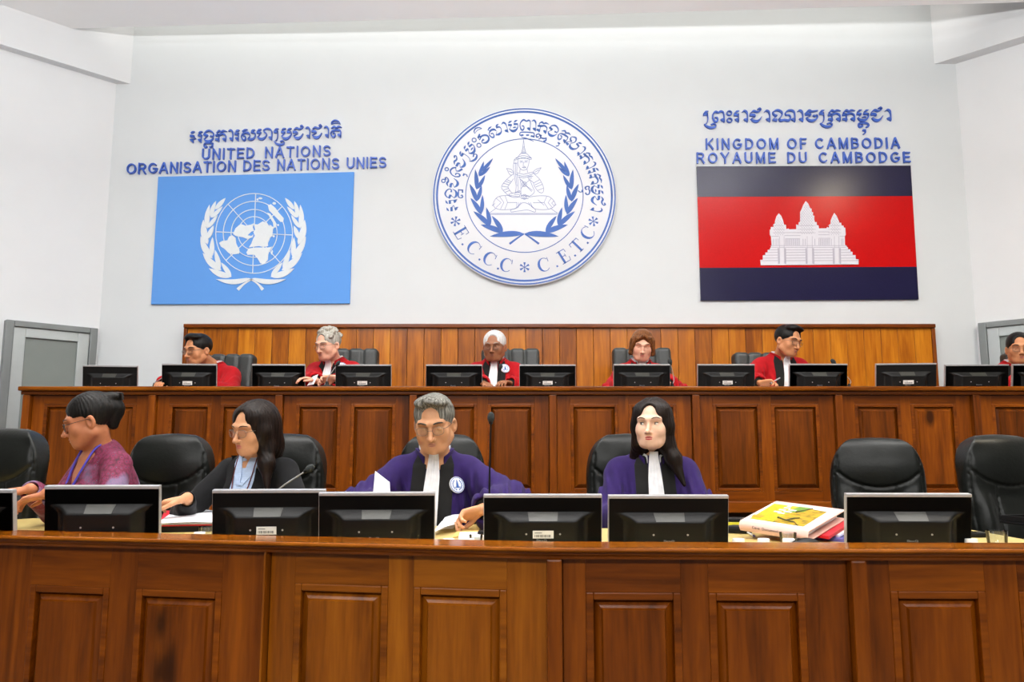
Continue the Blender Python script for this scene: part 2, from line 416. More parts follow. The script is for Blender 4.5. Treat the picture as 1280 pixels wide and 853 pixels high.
# ---- front desk: faceted line of units
RIM = 0.82; SURF = 0.785
fp = [PZ(-90, 667.5, RIM), PZ(326, 677.5, RIM), PZ(682, 685.5, RIM), PZ(1065, 687, RIM), PZ(1440, 687.5, RIM)]
fp = [Vector((p.x, p.y, 0)) for p in fp]; fp[0] = fp[0]+(fp[0]-fp[1]).normalized()*.9
labs = ['darker desk unit at the left end of the front desk, with a long dark knot', 'brightest desk unit of the front desk, below the man in purple', 'desk unit of the front desk below the long-haired woman and the binder', 'desk unit at the right end of the front desk, below the empty chairs']
pp = [[(-330, -210), (-160, -50), (30, 130), (164, 272)], [(364, 482), (514, 632)], [(733, 853), (888, 1010)], [(1118, 1238), (1280, 1400)]]
pils = [.02, .012, .05, .05]
for i in range(4):
    A, Bv = fp[i], fp[i+1]; d = (Bv-A); W = d.length; ang = math.atan2(d.y, d.x)
    back = Vector((-math.sin(ang), math.cos(ang), 0))*.03
    inv = Matrix.Rotation(-ang, 3, 'Z')
    o = A+back
    def lx(px):
        dr = ray(px, 760); dn = Vector((-math.sin(ang), math.cos(ang), 0))
        t = (o-Vector((0, 0, 0))).dot(dn)/dr.dot(dn)
        q = inv @ (Vector((dr.x*t, dr.y*t, 0))-o); return q.x
    Ym = (A.y+Bv.y)/2+.03
    pt = P(640, (730, 735, 743, 741)[i], Ym).z
    pans = [(lx(a_), lx(b_)) for a_, b_ in pp[i]]
    kn = None
    if i == 0:
        zz = P(640, 770, Ym).z; kx = lx(200)
        kn = (pans[3], [(kx-.005, zz-.0, .035, .10), (kx+.01, zz-.14, .05, .1)])
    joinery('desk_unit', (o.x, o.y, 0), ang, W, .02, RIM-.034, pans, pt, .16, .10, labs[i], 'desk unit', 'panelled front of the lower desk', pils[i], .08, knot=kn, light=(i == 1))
# rim following the facets
def offs(pts, dist):
    out = []
    for i, p in enumerate(pts):
        ns = []
        for j in (i-1, i):
            if 0 <= j < len(pts)-1:
                d = (pts[j+1]-pts[j]).normalized(); ns.append(Vector((-d.y, d.x, 0)))
        n_ = sum(ns, Vector((0, 0, 0))).normalized(); out.append(p+n_*dist)
    return out
def sweep(name, pts, prof, mat, parent):
    """prof: closed (offset into desk, z) outline swept along the facets"""
    mb = MB(); rings = [offs(pts, o_) for o_, z_ in prof]; n_ = len(prof); N_ = len(pts)
    vs = []
    for i in range(N_):
        for k in range(n_): vs.append((rings[k][i].x, rings[k][i].y, prof[k][1]))
    fs = []
    for i in range(N_-1):
        for k in range(n_): fs.append((i*n_+k, i*n_+(k+1) % n_, (i+1)*n_+(k+1) % n_, (i+1)*n_+k))
    fs += [tuple(range(n_)), tuple((N_-1)*n_+k for k in range(n_-1, -1, -1))]
    mb.add(vs, fs); return mb.build(name, mat, parent, fix=True, smooth=True, ang=14)
r = empty('desk_ledge', (0, 0, 0), 0, 'polished teak rim running along the front of the lower desk', 'desk rim')
sweep('rim_board', fp, [(.0, RIM-.006), (.002, RIM-.0015), (.006, RIM), (.165, RIM), (.17, RIM-.004), (.17, RIM-.012), (.003, RIM-.012), (0, RIM-.009)], M['wood_rim'], r)
sweep('rim_moulding', fp, [(.012, RIM-.012), (.06, RIM-.012), (.06, RIM-.034), (.026, RIM-.034), (.022, RIM-.026), (.014, RIM-.02)], M['wood_level'], r)
r = empty('desk_counter', (0, 0, 0), 0, 'pale yellow laminate worktop behind the teak rim of the front desk', 'worktop')
sweep('top_board', fp, [(.14, SURF-.03), (.14, SURF), (.95, SURF), (.95, SURF-.03)], M['laminate'], r)
sweep('modesty_board', fp, [(.45, .3), (.45, SURF-.031), (.47, SURF-.031), (.47, .3)], M['wood_level'], r)
# ================================================================== lettering helpers
def catmull(pts, n=4):
    if len(pts) < 3: return pts
    p = [np.array(q, float) for q in pts]; p = [2*p[0]-p[1]]+p+[2*p[-1]-p[-2]]; out = []
    for i in range(1, len(p)-2):
        for k in range(n):
            t = k/n
            out.append(.5*((2*p[i])+(-p[i-1]+p[i+1])*t+(2*p[i-1]-5*p[i]+4*p[i+1]-p[i+2])*t*t+(-p[i-1]+3*p[i]-3*p[i+1]+p[i+2])*t**3))
    out.append(p[-2]); return out
def stroke(mb, pts, tf, y0, y1, mi=0, smooth=True, wk=1.0):
    """pen stroke: pts (x, z, width) in glyph space; tf maps (x,z)->(X,Z)"""
    q = catmull(pts) if smooth else [np.array(p, float) for p in pts]
    if len(q) < 2: return
    L_, R_ = [], []
    for i, p in enumerate(q):
        a = q[max(i-1, 0)]; b = q[min(i+1, len(q)-1)]
        d = np.array([b[0]-a[0], b[1]-a[1]]); l = math.hypot(*d) or 1; nn = np.array([-d[1], d[0]])/l*max(p[2], .001)*wk/2
        e = np.array([0., 0.])
        if i == 0: e = -d/l*p[2]*wk*.25
        if i == len(q)-1: e = d/l*p[2]*wk*.25
        L_.append(tf(*(p[:2]+nn+e))); R_.append(tf(*(p[:2]-nn+e)))
    n = len(q); vs = []
    for l, r_ in zip(L_, R_): vs += [(l[0], y0, l[1]), (r_[0], y0, r_[1]), (l[0], y1, l[1]), (r_[0], y1, r_[1])]
    fs = []
    for i in range(n-1):
        a = i*4; b = a+4
        fs += [(a, a+1, b+1, b), (a+2, b+2, b+3, a+3), (a, b, b+2, a+2), (a+1, a+3, b+3, b+1)]
    fs += [(0, 2, 3, 1), (n*4-4, n*4-3, n*4-1, n*4-2)]
    mb.add(vs, fs, mi)
def ringstroke(cx, cy, r, w, n=14):
    return [(cx+r*math.cos(2*math.pi*k/n), cy+r*math.sin(2*math.pi*k/n), w) for k in range(n+1)]
def flag(x, dx_=0): return [(x+1, 84, 4), (x+15, 92, 16), (x+33, 98, 4)]
def wedge(x): return [(x, 26, 5), (x+13, 22, 24), (x+23, 12, 14), (x+26, 0, 3)]
def curl(x): return [(x, 40, 8), (x+12, 12, 12), (x+28, 6, 14), (x+38, 24, 9), (x+32, 42, 10), (x+18, 42, 9)]
RO = [flag(2), [(2, 70, 20), (27, 70, 20)], [(29, 80, 5), (31, 30, 5), (24, 0, 5), (12, -12, 5)], [(2, -14, 5), (20, -34, 15), (52, -46, 19), (84, -38, 13), (91, -20, 6)], [(90, -24, 6), (78, -10, 11), (58, -18, 12)]]
G = {
 'A': (108, [flag(4), [(4, 60, 20), (31, 57, 18)], [(31, 60, 5), (50, 37, 5)], [(50, 37, 5), (8, 27, 5)], wedge(2), flag(72), [(74, 66, 20), (98, 63, 18)], [(99, 72, 5), (98, 14, 6)], wedge(72)]),
 'G': (92, [[(4, 76, 6), (16, 92, 10), (42, 103, 14), (72, 90, 11), (86, 68, 8), (78, 52, 9), (60, 52, 14)], [(2, 68, 18), (28, 58, 20)], [(30, 58, 5), (6, 28, 4)], [(2, 28, 4), (22, 10, 18), (46, 6, 22), (70, 18, 12), (86, 42, 3)]]),
 'K': (94, [[(6, 78, 6), (28, 97, 15), (46, 88, 12), (66, 97, 14), (95, 92, 3)], [(8, 74, 5), (24, 58, 8)], [(2, 56, 16), (28, 60, 18), (58, 70, 14), (80, 62, 11), (88, 48, 7), (88, 10, 6)], [(26, 58, 6), (27, 20, 6)], [(1, 20, 16), (22, 17, 22), (26, 2, 6)], wedge(60)]),
 'a': (48, [[(2, 88, 3), (20, 99, 14), (36, 88, 14), (42, 60, 6), (41, 12, 6)], wedge(14)]),
 'r': (42, [flag(4), [(3, 66, 22), (30, 62, 18)], [(31, 74, 5), (30, 10, 6)], wedge(4)]),
 's': (126, [[(8, 84, 5), (30, 96, 14), (52, 101, 4)], [(8, 84, 4), (26, 70, 6)], [(2, 30, 7), (8, 54, 8), (34, 72, 17), (62, 68, 18), (76, 50, 6)], curl(2), flag(86), [(90, 76, 17), (116, 70, 12), (124, 48, 6), (112, 22, 11), (86, 12, 20), (58, 16, 8)], [(58, 18, 4), (78, 40, 4)]]),
 'h': (138, [flag(2), [(2, 70, 20), (30, 66, 18)], [(31, 66, 4), (10, 32, 4)], [(2, 32, 4), (24, 14, 20), (52, 12, 18), (78, 34, 8), (82, 58, 9), (62, 76, 14)], [(54, 88, 4), (80, 102, 11), (110, 98, 15), (128, 78, 8), (130, 10, 6)], wedge(104)]),
 'R': (50, RO),
 'b': (92, [flag(3), [(3, 66, 20), (28, 62, 16)], [(30, 64, 4), (6, 30, 4)], [(2, 30, 4), (24, 10, 20), (48, 7, 22), (72, 22, 12), (86, 46, 6), (84, 66, 8)], [(54, 68, 20), (84, 63, 14)], flag(54)]),
 'm': (92, [flag(3), [(3, 66, 20), (28, 62, 16)], [(30, 64, 4), (6, 30, 4)], [(2, 30, 4), (24, 10, 20), (48, 7, 22), (72, 22, 12), (86, 46, 6), (84, 66, 8)], [(54, 68, 20), (84, 63, 14)], flag(54), [(38, 34, 5), (52, 38, 12), (68, 36, 5)]]),
 'j': (90, [[(4, 82, 4), (28, 97, 16), (52, 88, 14), (76, 99, 9), (82, 112, 6)], [(60, 112, 10), (74, 118, 15), (84, 108, 7)], [(1, 62, 20), (28, 60, 20), (36, 46, 6)], [(36, 48, 4), (4, 28, 4)], [(2, 28, 4), (24, 10, 20), (46, 6, 22), (68, 20, 12), (86, 48, 3)]]),
 't': (92, [[(6, 82, 5), (30, 98, 14), (50, 88, 12), (72, 98, 14), (96, 92, 3)], [(48, 88, 6), (44, 66, 8)], [(2, 34, 8), (8, 54, 8), (30, 64, 14), (66, 66, 16), (88, 58, 9), (89, 10, 7)], curl(2), wedge(62)]),
 'p': (92, [[(2, 40, 8), (5, 70, 9), (24, 93, 15), (46, 86, 12), (66, 96, 15), (86, 82, 8), (90, 10, 6)], curl(2), wedge(63)]),
 'H': (44, [ringstroke(22, 80, 18, 8), ringstroke(22, 18, 18, 8)]),
 'N': (172, [[(2, 86, 5), (34, 103, 14), (64, 92, 15), (74, 70, 8), (58, 38, 8), (46, 26, 8)], [(2, 80, 8), (12, 62, 14), (32, 54, 12)], [(32, 54, 6), (4, 26, 5)], [(2, 18, 14), (26, 16, 24)], [(48, 30, 8), (60, 12, 20), (90, 18, 16), (120, 12, 20), (136, 40, 8), (126, 60, 9), (102, 60, 8), (100, 82, 8), (124, 100, 13), (152, 98, 16), (168, 78, 8), (169, 10, 7)], wedge(142)]),
 'c': (92, [[(4, 80, 6), (28, 98, 16), (48, 89, 14), (92, 96, 8)], [(2, 66, 22), (32, 66, 20), (36, 50, 6)], [(36, 50, 4), (4, 34, 4)], [(4, 34, 4), (22, 14, 18), (48, 7, 22), (78, 22, 12), (90, 42, 8), (84, 60, 8)], [(86, 58, 8), (72, 50, 16), (58, 54, 10)]]),
 'v': (94, [[(8, 74, 18), (36, 92, 12)], [(6, 48, 4), (8, 70, 6), (32, 72, 12)], [(8, 50, 6), (40, 68, 14), (74, 58, 16), (88, 34, 14), (76, 8, 16), (44, -2, 18), (14, 12, 8), (14, 28, 8), (36, 34, 18)]]),
 'Y': (152, [[(2, 40, 8), (5, 70, 9), (30, 98, 15), (58, 88, 12), (80, 96, 14), (94, 80, 7), (95, 10, 6)], curl(2), wedge(68), [(106, 88, 3), (126, 99, 14), (142, 84, 13), (147, 55, 6), (146, 10, 6)], wedge(119)]),
 'n': (90, [[(4, 40, 8), (12, 72, 9), (40, 96, 13), (72, 86, 13), (88, 60, 10)], curl(3), [(84, 62, 6), (56, 48, 5)], [(56, 48, 5), (66, 26, 14), (90, 8, 18)]]),
 'l': (120, [[(2, 86, 5), (34, 103, 14), (54, 88, 12), (56, 62, 7), (36, 36, 6)], [(2, 80, 8), (12, 60, 14), (32, 54, 12)], [(32, 54, 5), (4, 26, 5)], [(2, 16, 14), (26, 14, 24)], [(42, 30, 6), (54, 10, 22), (86, 10, 20), (110, 36, 9), (110, 62, 10)], [(82, 70, 18), (110, 64, 14)], flag(82)]),
}
SUBS = {
 'k': [[(84, -10, 9), (20, -10, 11), (6, -28, 8), (14, -46, 12), (32, -40, 9), (24, -30, 6)], [(80, -10, 9), (78, -46, 12)], [(56, -44, 12), (80, -44, 10)]],
 'q': [[(6, -32, 9), (12, -16, 12), (34, -20, 11), (52, -14, 13), (78, -22, 11), (82, -42, 10), (66, -50, 12)], [(6, -32, 9), (16, -48, 15), (36, -44, 8), (30, -32, 5)]],
 'y': [[(10, -44, 10), (4, -28, 8), (24, -13, 10), (120, -13, 10), (136, -28, 8), (134, -54, 10)], [(18, -42, 16), (36, -38, 12)], [(66, -38, 14), (86, -36, 12)], [(108, -44, 14), (130, -46, 14)], [(20, -58, 4), (70, -68, 9), (132, -88, 4)]],
 'f': [[(34, -38, 8), (16, -44, 12), (8, -28, 9), (26, -14, 10), (44, -20, 8), (52, -40, 10), (84, -42, 13), (104, -30, 6)], [(104, -30, 8), (104, -56, 14), (88, -66, 12)]],
 'u': [[(38, -22, 12), (54, -24, 16)], [(54, -28, 7), (54, -46, 8), (40, -58, 9)]],
 'U': [[(38, -76, 12), (54, -78, 16)], [(54, -82, 7), (54, -98, 8), (40, -110, 9)]],
 'i': [[(4, 122, 6), (10, 140, 9), (36, 154, 11), (68, 144, 9), (82, 124, 6)], [(6, 122, 4), (42, 132, 5), (82, 124, 4)]],
 'o': [ringstroke(45, 130, 15, 9)],
}
# each syllable: base glyph + marks
KH_UN = ['A', 'Gk', 'K', 'a', 'r', 's', 'h', 'R', 'b', 'j', 'a', 'j', 'a', 'ti']
KH_KC = ['R', 'p', 'H', 'r', 'a', 'j', 'a', 'N', 'a', 'c', 'R', 'K', 'r', 'K', 'mqU', 'j', 'a']
KH_KC = ['R', 'p', 'H', 'r', 'a', 'j', 'a', 'N', 'a', 'c', 'R', 'K', 'K', 'mqU', 'j', 'a']
KH_SEAL = ['A', 'Gk', 'jo', 'nuo', 'j', 'R', 'm', 'H', 'vi', 's', 'a', 'm', 'Yy', 'Kfu', 'G', 'tu', 'l', 'a', 'K', 'a', 'r', 'K', 'mqU', 'j', 'a']

# sans capitals, drawn with an even pen: (width, strokes) on a cap height of 100
def _arc(cx, cy, rx, ry, a0, a1, n=12): return [(cx+rx*math.cos(math.radians(a0+(a1-a0)*k/n)), cy+ry*math.sin(math.radians(a0+(a1-a0)*k/n)), 15) for k in range(n+1)]
def _ln(*p): return [(x, y, 15) for x, y in p]
_o = 7
SANS = {
 'A': (86, [_ln((5, 0), (43, 100)), _ln((43, 100), (81, 0)), _ln((19, 34), (67, 34))]),
 'B': (72, [_ln((8, 0), (8, 100)), _ln((8, 93), (38, 93))+_arc(42, 74, 19, 19, 90, -90)+_ln((38, 55), (8, 55)), _ln((8, 55), (40, 55))+_arc(42, 31, 23, 24, 90, -90)+_ln((40, 7), (8, 7))]),
 'C': (84, [_arc(46, 50, 38, 43, 42, 318, 18)]),
 'D': (80, [_ln((8, 0), (8, 100)), _ln((8, 93), (32, 93))+_arc(32, 50, 40, 43, 90, -90, 16)+_ln((32, 7), (8, 7))]),
 'E': (68, [_ln((8, 0), (8, 100)), _ln((8, 93), (66, 93)), _ln((8, 52), (60, 52)), _ln((8, 7), (67, 7))]),
 'F': (64, [_ln((8, 0), (8, 100)), _ln((8, 93), (63, 93)), _ln((8, 50), (55, 50))]),
 'G': (90, [_arc(46, 50, 38, 43, 45, 325, 18)+_ln((80, 24), (80, 46)), _ln((50, 46), (87, 46))]),
 'I': (16, [_ln((8, 0), (8, 100))]),
 'K': (76, [_ln((8, 0), (8, 100)), _ln((70, 100), (8, 38)), _ln((30, 58), (72, 0))]),
 'M': (90, [_ln((8, 0), (8, 100)), _ln((8, 100), (45, 4)), _ln((45, 4), (82, 100)), _ln((82, 0), (82, 100))]),
 'N': (78, [_ln((8, 0), (8, 100)), _ln((8, 100), (70, 0)), _ln((70, 0), (70, 100))]),
 'O': (94, [_arc(47, 50, 39, 43, 0, 360, 28)]),
 'R': (80, [_ln((8, 0), (8, 100)), _ln((8, 93), (46, 93))+_arc(46, 71, 22, 22, 90, -90)+_ln((46, 49), (8, 49)), _ln((42, 49), (74, 0))]),
 'S': (74, [_arc(37, 73, 28, 20, 20, 180)+_arc(37, 73, 28, 24, 180, 260, 6)+_arc(37, 26, 30, 24, 80, 0, 6)+_arc(37, 26, 30, 20, 0, -160)]),
 'T': (72, [_ln((36, 0), (36, 100)), _ln((1, 93), (71, 93))]),
 'U': (78, [_ln((8, 100), (8, 36))+_arc(39, 36, 31, 29, 180, 360)+_ln((70, 36), (70, 100))]),
 'Y': (80, [_ln((3, 100), (40, 46)), _ln((77, 100), (40, 46)), _ln((40, 46), (40, 0))]),
}
def latin_line(root, text, X0, X1, Z0, Z1, cap, t, mat, space=3.0, name='letter', yoff=0.0, wk=1.0):
    k = cap/100; kh = k*.92; wsum = sum(SANS[c][0]*kh for c in text if c != ' ')
    words = text.split(' '); ng = sum(len(w_)-1 for w_ in words)+space*(len(words)-1)
    gap = (X1-X0-wsum)/ng; x = X0
    for wi, w_ in enumerate(words):
        for ci, c in enumerate(w_):
            mb = MB(); z = Z0+(Z1-Z0)*(x-X0)/(X1-X0)
            for si, s_ in enumerate(SANS[c][1]):
                stroke(mb, s_, lambda gx, gz, x=x, z=z: (x+gx*kh, z+gz*k), yoff-t-si*.0003, yoff, smooth=False, wk=.9)
            mb.build(name, mat, root)
            x += SANS[c][0]*kh + (gap if ci < len(w_)-1 else 0)
        x += gap*space
    return root
def khmer_syllable(code, tf, y0, y1, wk=1.0, mb=None):
    mb = mb or MB()
    for s_ in G[code[0]][1]: stroke(mb, s_, tf, y0, y1, wk=wk)
    for m_ in code[1:]:
        sh = {'Y': 0, 's': 0}.get(code[0], 0)
        for s_ in SUBS[m_]: stroke(mb, [(p[0]+sh, p[1], p[2]) for p in s_], tf, y0, y1, wk=wk)
    return mb

YW = Y_WALL
def sign(name, pxl, pyl, pxr, pyr, label):
    a = P(pxl, pyl, YW); b = P(pxr, pyr, YW)
    r = empty(name, (a.x, YW, a.z), 0, label, 'wall lettering', 'blue lettering on the white wall')
    return r, (b.x-a.x), (b.z-a.z)
PXM = (P(641, 200, YW).x-P(640, 200, YW).x); PXZ = P(640, 200, YW).z-P(640, 201, YW).z
TH = .022
for text, l, r_, cap, sp, lb in (
    ('UNITED NATIONS', (253, 200.2), (413.5, 195.5), 13.0, 4.0, 'raised blue letters reading UNITED NATIONS on the wall'),
    ('ORGANISATION DES NATIONS UNIES', (159, 218.3), (483, 210), 13.0, 3.6, 'raised blue letters reading ORGANISATION DES NATIONS UNIES above the light blue flag'),
    ('KINGDOM OF CAMBODIA', (882, 187.4), (1124, 186), 13.0, 2.6, 'raised blue letters reading KINGDOM OF CAMBODIA on the wall'),
    ('ROYAUME DU CAMBODGE', (870.5, 204.8), (1137, 203.8), 13.0, 3.4, 'raised blue letters reading ROYAUME DU CAMBODGE above the red and navy flag')):
    root, dx_, dz_ = sign('wall_lettering', l[0], l[1], r_[0], r_[1], lb)
    latin_line(root, text, 0, dx_, 0, dz_, cap*PXZ, TH, M['sign_blue'], sp)
for codes, l, r_, cap, lb, kern in (
    (KH_UN, (238, 179.2), (426.5, 172.5), 14.2, 'raised blue Khmer letters above the words UNITED NATIONS', 13),
    (KH_KC, (879.5, 154), (1114, 152.2), 14.6, 'raised blue Khmer letters above the words KINGDOM OF CAMBODIA', 16)):
    root, dx_, dz_ = sign('wall_lettering', l[0], l[1], r_[0], r_[1], lb)
    tot = sum(G[c[0]][0] for c in codes)+kern*(len(codes)-1); k = dx_/tot; kz = cap*PXZ/100; x = 0
    for c in codes:
        def tf(gx, gz, x=x): return (x+gx*k, gz*kz+dz_*x/dx_)
        khmer_syllable(c, tf, -TH, 0).build('letter', M['sign_blue'], root, fix=False)
        x += (G[c[0]][0]+kern)*k

# ================================================================== flags
def quad_board(name, corners, yf, th, label, cat, mat, group=None):
    """corners TL,TR,BR,BL in pixels on the wall; returns root"""
    c = [P(px, py, YW) for px, py in corners]; o = c[3]
    root = empty(name, (o.x, YW, o.z), 0, label, cat, group)
    return root, [(q.x-o.x, q.z-o.z) for q in c], o
def px_tf(o, Y):
    def f(px, py):
        p = P(px, py, Y); return (p.x-o.x, p.z-o.z)
    return f
# --- light blue flag with the white emblem
root, q, o = quad_board('wall_flag', [(199, 222), (443, 216), (437.5, 380), (190, 381)], 0, .02, 'light blue flag with a white world map and wreath hung flat on the wall', 'flag', None, None)
MB().prism([q[3], q[2], q[1], q[0]], -.02, 0).build('cloth', M['un_blue'], root)
f0 = px_tf(o, YW-.02)
def zu(x, y): return f0(240+x/6.316, 235+y/6.316)
Y0, Y1 = -.024, -.019
_lk = 0
def leaf(mb, b, t, wd, tf, y0, y1, bow=0.0, n=9):
    """pointed leaf from base b to tip t (drawing units) with width wd"""
    b = np.array(b, float); t = np.array(t, float); d = t-b; L_ = math.hypot(*d); d /= L_; nn = np.array([-d[1], d[0]])
    up, dn = [], []
    for i in range(n+1):
        s = i/n; h = wd/2*(math.sin(math.pi*s**.8)**.8 if 0 < s < 1 else 0); c = b+d*L_*s+nn*bow*math.sin(math.pi*s)
        up.append(tuple(tf(*(c+nn*h)))); dn.append(tuple(tf(*(c-nn*h))))
    global _lk; _lk += 1
    mb.prism(up+dn[-2:0:-1], y0-.00025*(_lk % 16), y1)
left = [((184, 170), (266, 80), 34, 0), ((150, 236), (190, 104), 34, 6), ((156, 236), (243, 148), 30, 0), ((122, 322), (140, 134), 40, 10), ((128, 316), (203, 216), 30, 0),
        ((124, 448), (92, 252), 52, 12), ((122, 404), (172, 300), 36, 0), ((162, 560), (70, 382), 50, 14), ((154, 548), (163, 390), 38, 0), ((232, 652), (86, 514), 52, 12),
        ((222, 642), (182, 490), 38, 0), ((314, 702), (134, 636), 48, 12), ((310, 698), (232, 590), 36, 0), ((462, 716), (190, 722), 40, 24)]
mbw = MB()
for (b, t, wd, bow) in left:
    leaf(mbw, b, t, wd, zu, Y0, Y1, -bow)
    ax = lambda p: (2*(505-.053*p[1])-p[0], p[1])
    leaf(mbw, ax(b), ax(t), wd, zu, Y0, Y1, bow)
for pts in ([(490, 716, 8), (440, 740, 12), (400, 768, 16), (366, 800, 26)], [(448, 716, 8), (495, 740, 12), (530, 768, 16), (556, 800, 26)]):
    stroke(mbw, pts, zu, Y0, Y1)
mbw.build('wreath', M['flag_white'], root)
mg = MB(); cx, cy = 491, 360
for fr in (1.0, .805, .60, .42):
    stroke(mg, [(cx+303*fr*math.cos(2*math.pi*k/48)+ (1-fr)*0, cy+315*fr*math.sin(2*math.pi*k/48), 6) for k in range(49)], zu, Y0, Y1, smooth=False)
for k in range(8):
    a = math.pi*k/4+.04; r0 = .1 if k in (3, ) else .2
    stroke(mg, [(cx+303*r0*math.cos(a), cy+315*r0*math.sin(a), 6), (cx+303*math.cos(a), cy+315*math.sin(a), 6)], zu, Y0, Y1, smooth=False)
mg.build('map_grid', M['flag_white'], root)
lands = [[(325, 365), (345, 320), (385, 285), (425, 300), (470, 290), (490, 280), (480, 310), (492, 340), (470, 345), (440, 375), (470, 380), (485, 368), (480, 390), (440, 405), (400, 390), (370, 385), (345, 380)],
 [(488, 287), (520, 290), (560, 265), (585, 275), (610, 300), (650, 310), (665, 300), (640, 325), (635, 380), (610, 400), (600, 440), (602, 460), (560, 467), (530, 460), (450, 470), (470, 440), (485, 400), (498, 380), (486, 352), (500, 330)],
 [(430, 510), (450, 480), (500, 472), (600, 472), (635, 465), (615, 490), (602, 530), (600, 570), (565, 605), (540, 595), (520, 560), (490, 527), (440, 530)],
 [(215, 435), (240, 420), (280, 415), (295, 385), (320, 375), (345, 395), (350, 440), (375, 490), (372, 520), (330, 525), (290, 515), (255, 480), (230, 465)],
 [(600, 140), (625, 130), (660, 160), (685, 195), (725, 240), (720, 268), (700, 270), (665, 235), (630, 200), (610, 180)],
 [(595, 195), (620, 205), (645, 245), (668, 285), (660, 315), (645, 310), (640, 275), (615, 235)],
 [(632, 488), (640, 500), (634, 530), (622, 522)], [(610, 290), (632, 300), (620, 306)]]
ml = MB()
for Lp in lands: ml.prism([zu(*p) for p in Lp], Y0-.001, Y1)
for (x, y, rx, ry) in ((650, 123, 14, 10), (541, 83, 16, 8), (518, 92, 8, 8), (645, 382, 9, 9), (680, 294, 8, 8)):
    ml.prism([zu(x+rx*math.cos(2*math.pi*k/10), y+ry*math.sin(2*math.pi*k/10)) for k in range(10)], Y0-.001, Y1)
ml.build('world_map', M['flag_white'], root)

# --- navy, red, navy flag with the white temple
cor = [(870.5, 209), (1137, 208), (1147, 375), (875.5, 376.5)]
root, q, o = quad_board('wall_flag', cor, 0, .02, 'navy and red striped flag with a white three-towered temple hung flat on the wall', 'flag', None, None)
f1 = px_tf(o, YW-.02)
def edge(pa, pb, t): return (pa[0]+(pb[0]-pa[0])*t, pa[1]+(pb[1]-pa[1])*t)
def band(t0, t1): return [edge(q[0], q[3], t1), edge(q[1], q[2], t1), edge(q[1], q[2], t0), edge(q[0], q[3], t0)]
MB().prism(band(0, .232), -.02, 0).build('stripe', M['flag_navy'], root)
MB().prism(band(.232, .760), -.02, 0).build('stripe', M['flag_red'], root)['label'] = 'broad red middle stripe'
MB().prism(band(.760, 1), -.02, 0).build('stripe', M['flag_navy'], root)
def za(x, y): return f1(940+x/8.828, 245+y/8.828)
tem = [(95, 768), (90, 708), (118, 708), (118, 660), (148, 660), (146, 628), (172, 628), (172, 598), (192, 596), (215, 548), (208, 450), (195, 430), (195, 375), (205, 372), (207, 345), (238, 345), (236, 312), (250, 312), (255, 270), (270, 225), (293, 195), (320, 225), (340, 275), (350, 320), (370, 322), (375, 370), (395, 362), (410, 372), (487, 370), (487, 318), (512, 325), (515, 292), (530, 290), (530, 180), (545, 150), (565, 100), (590, 60), (615, 85), (640, 140), (655, 145), (655, 180), (670, 182), (670, 220), (685, 222), (683, 262), (690, 292), (710, 292), (712, 325), (730, 328), (735, 362), (820, 360), (828, 345), (848, 358), (850, 318), (865, 315), (868, 270), (885, 230), (905, 190), (930, 225), (950, 270), (962, 300), (980, 300), (985, 330), (1005, 330), (1010, 352), (1025, 355), (1030, 430), (1020, 450), (1022, 540), (1055, 575), (1055, 592), (1080, 592), (1082, 618), (1105, 620), (1105, 655), (1138, 656), (1140, 700), (1172, 703), (1172, 758)]
MB().prism([za(*p) for p in tem], -.028, -.019).build('temple', M['temple_white'], root)
mt = MB(); ya, yb = -.0295, -.027
cols = [(300, 350), (605, 660), (905, 955)]
for y, xl, xr in ((600, 180, 1060), (628, 150, 1085), (658, 125, 1110), (690, 120, 1140), (718, 95, 1170)):
    xs = [xl]+[v for c_ in cols for v in (c_[0]-20, c_[1]+20)]+[xr]
    for i in range(0, len(xs), 2): stroke(mt, [(xs[i], y, 6), (xs[i+1], y-2, 6)], za, ya, yb, smooth=False)
for (a_, b_) in cols:
    for x in (a_-12, b_+12): stroke(mt, [(x, 585, 16), (x+4, 748, 16)], za, ya, yb, smooth=False)
    for x in (a_, b_): stroke(mt, [(x, 450, 4), (x+2, 748, 4)], za, ya, yb, smooth=False)
for x in list(range(365, 530, 14))+list(range(735, 850, 14))+[235, 262, 285, 560, 585, 690, 985, 1002, 870]: stroke(mt, [(x, 478, 6), (x, 545, 6)], za, ya, yb, smooth=False)
for (a_, b_, y) in ((215, 290, 448), (355, 530, 440), (355, 530, 408), (365, 525, 476), (730, 850, 432), (730, 850, 400), (730, 860, 470), (965, 1020, 448), (200, 1040, 552), (205, 1030, 572)):
    stroke(mt, [(a_, y, 5), (b_, y, 5)], za, ya, yb, smooth=False)
for (c_, top, bot, hw) in ((293, 235, 430, 52), (598, 110, 430, 75), (908, 235, 430, 50)):
    y = top; k = 0
    while y < bot:
        w_ = hw*min(1, (y-top+25)/110); n_ = max(1, int(w_/13))
        for i in range(-n_, n_+1):
            if (i+k) % 2: stroke(mt, [(c_+i*13, y, 5), (c_+i*13+6, y+7, 5)], za, ya, yb, smooth=False)
        y += 16; k += 1
for (c_, w_) in ((293, 75), (598, 110), (908, 80)):
    for y in (330, 372, 410): stroke(mt, [(c_-w_*.9, y, 4), (c_+w_*.9, y, 4)], za, ya, yb, smooth=False)
mt.build('temple_relief', M['temple_line'], root)

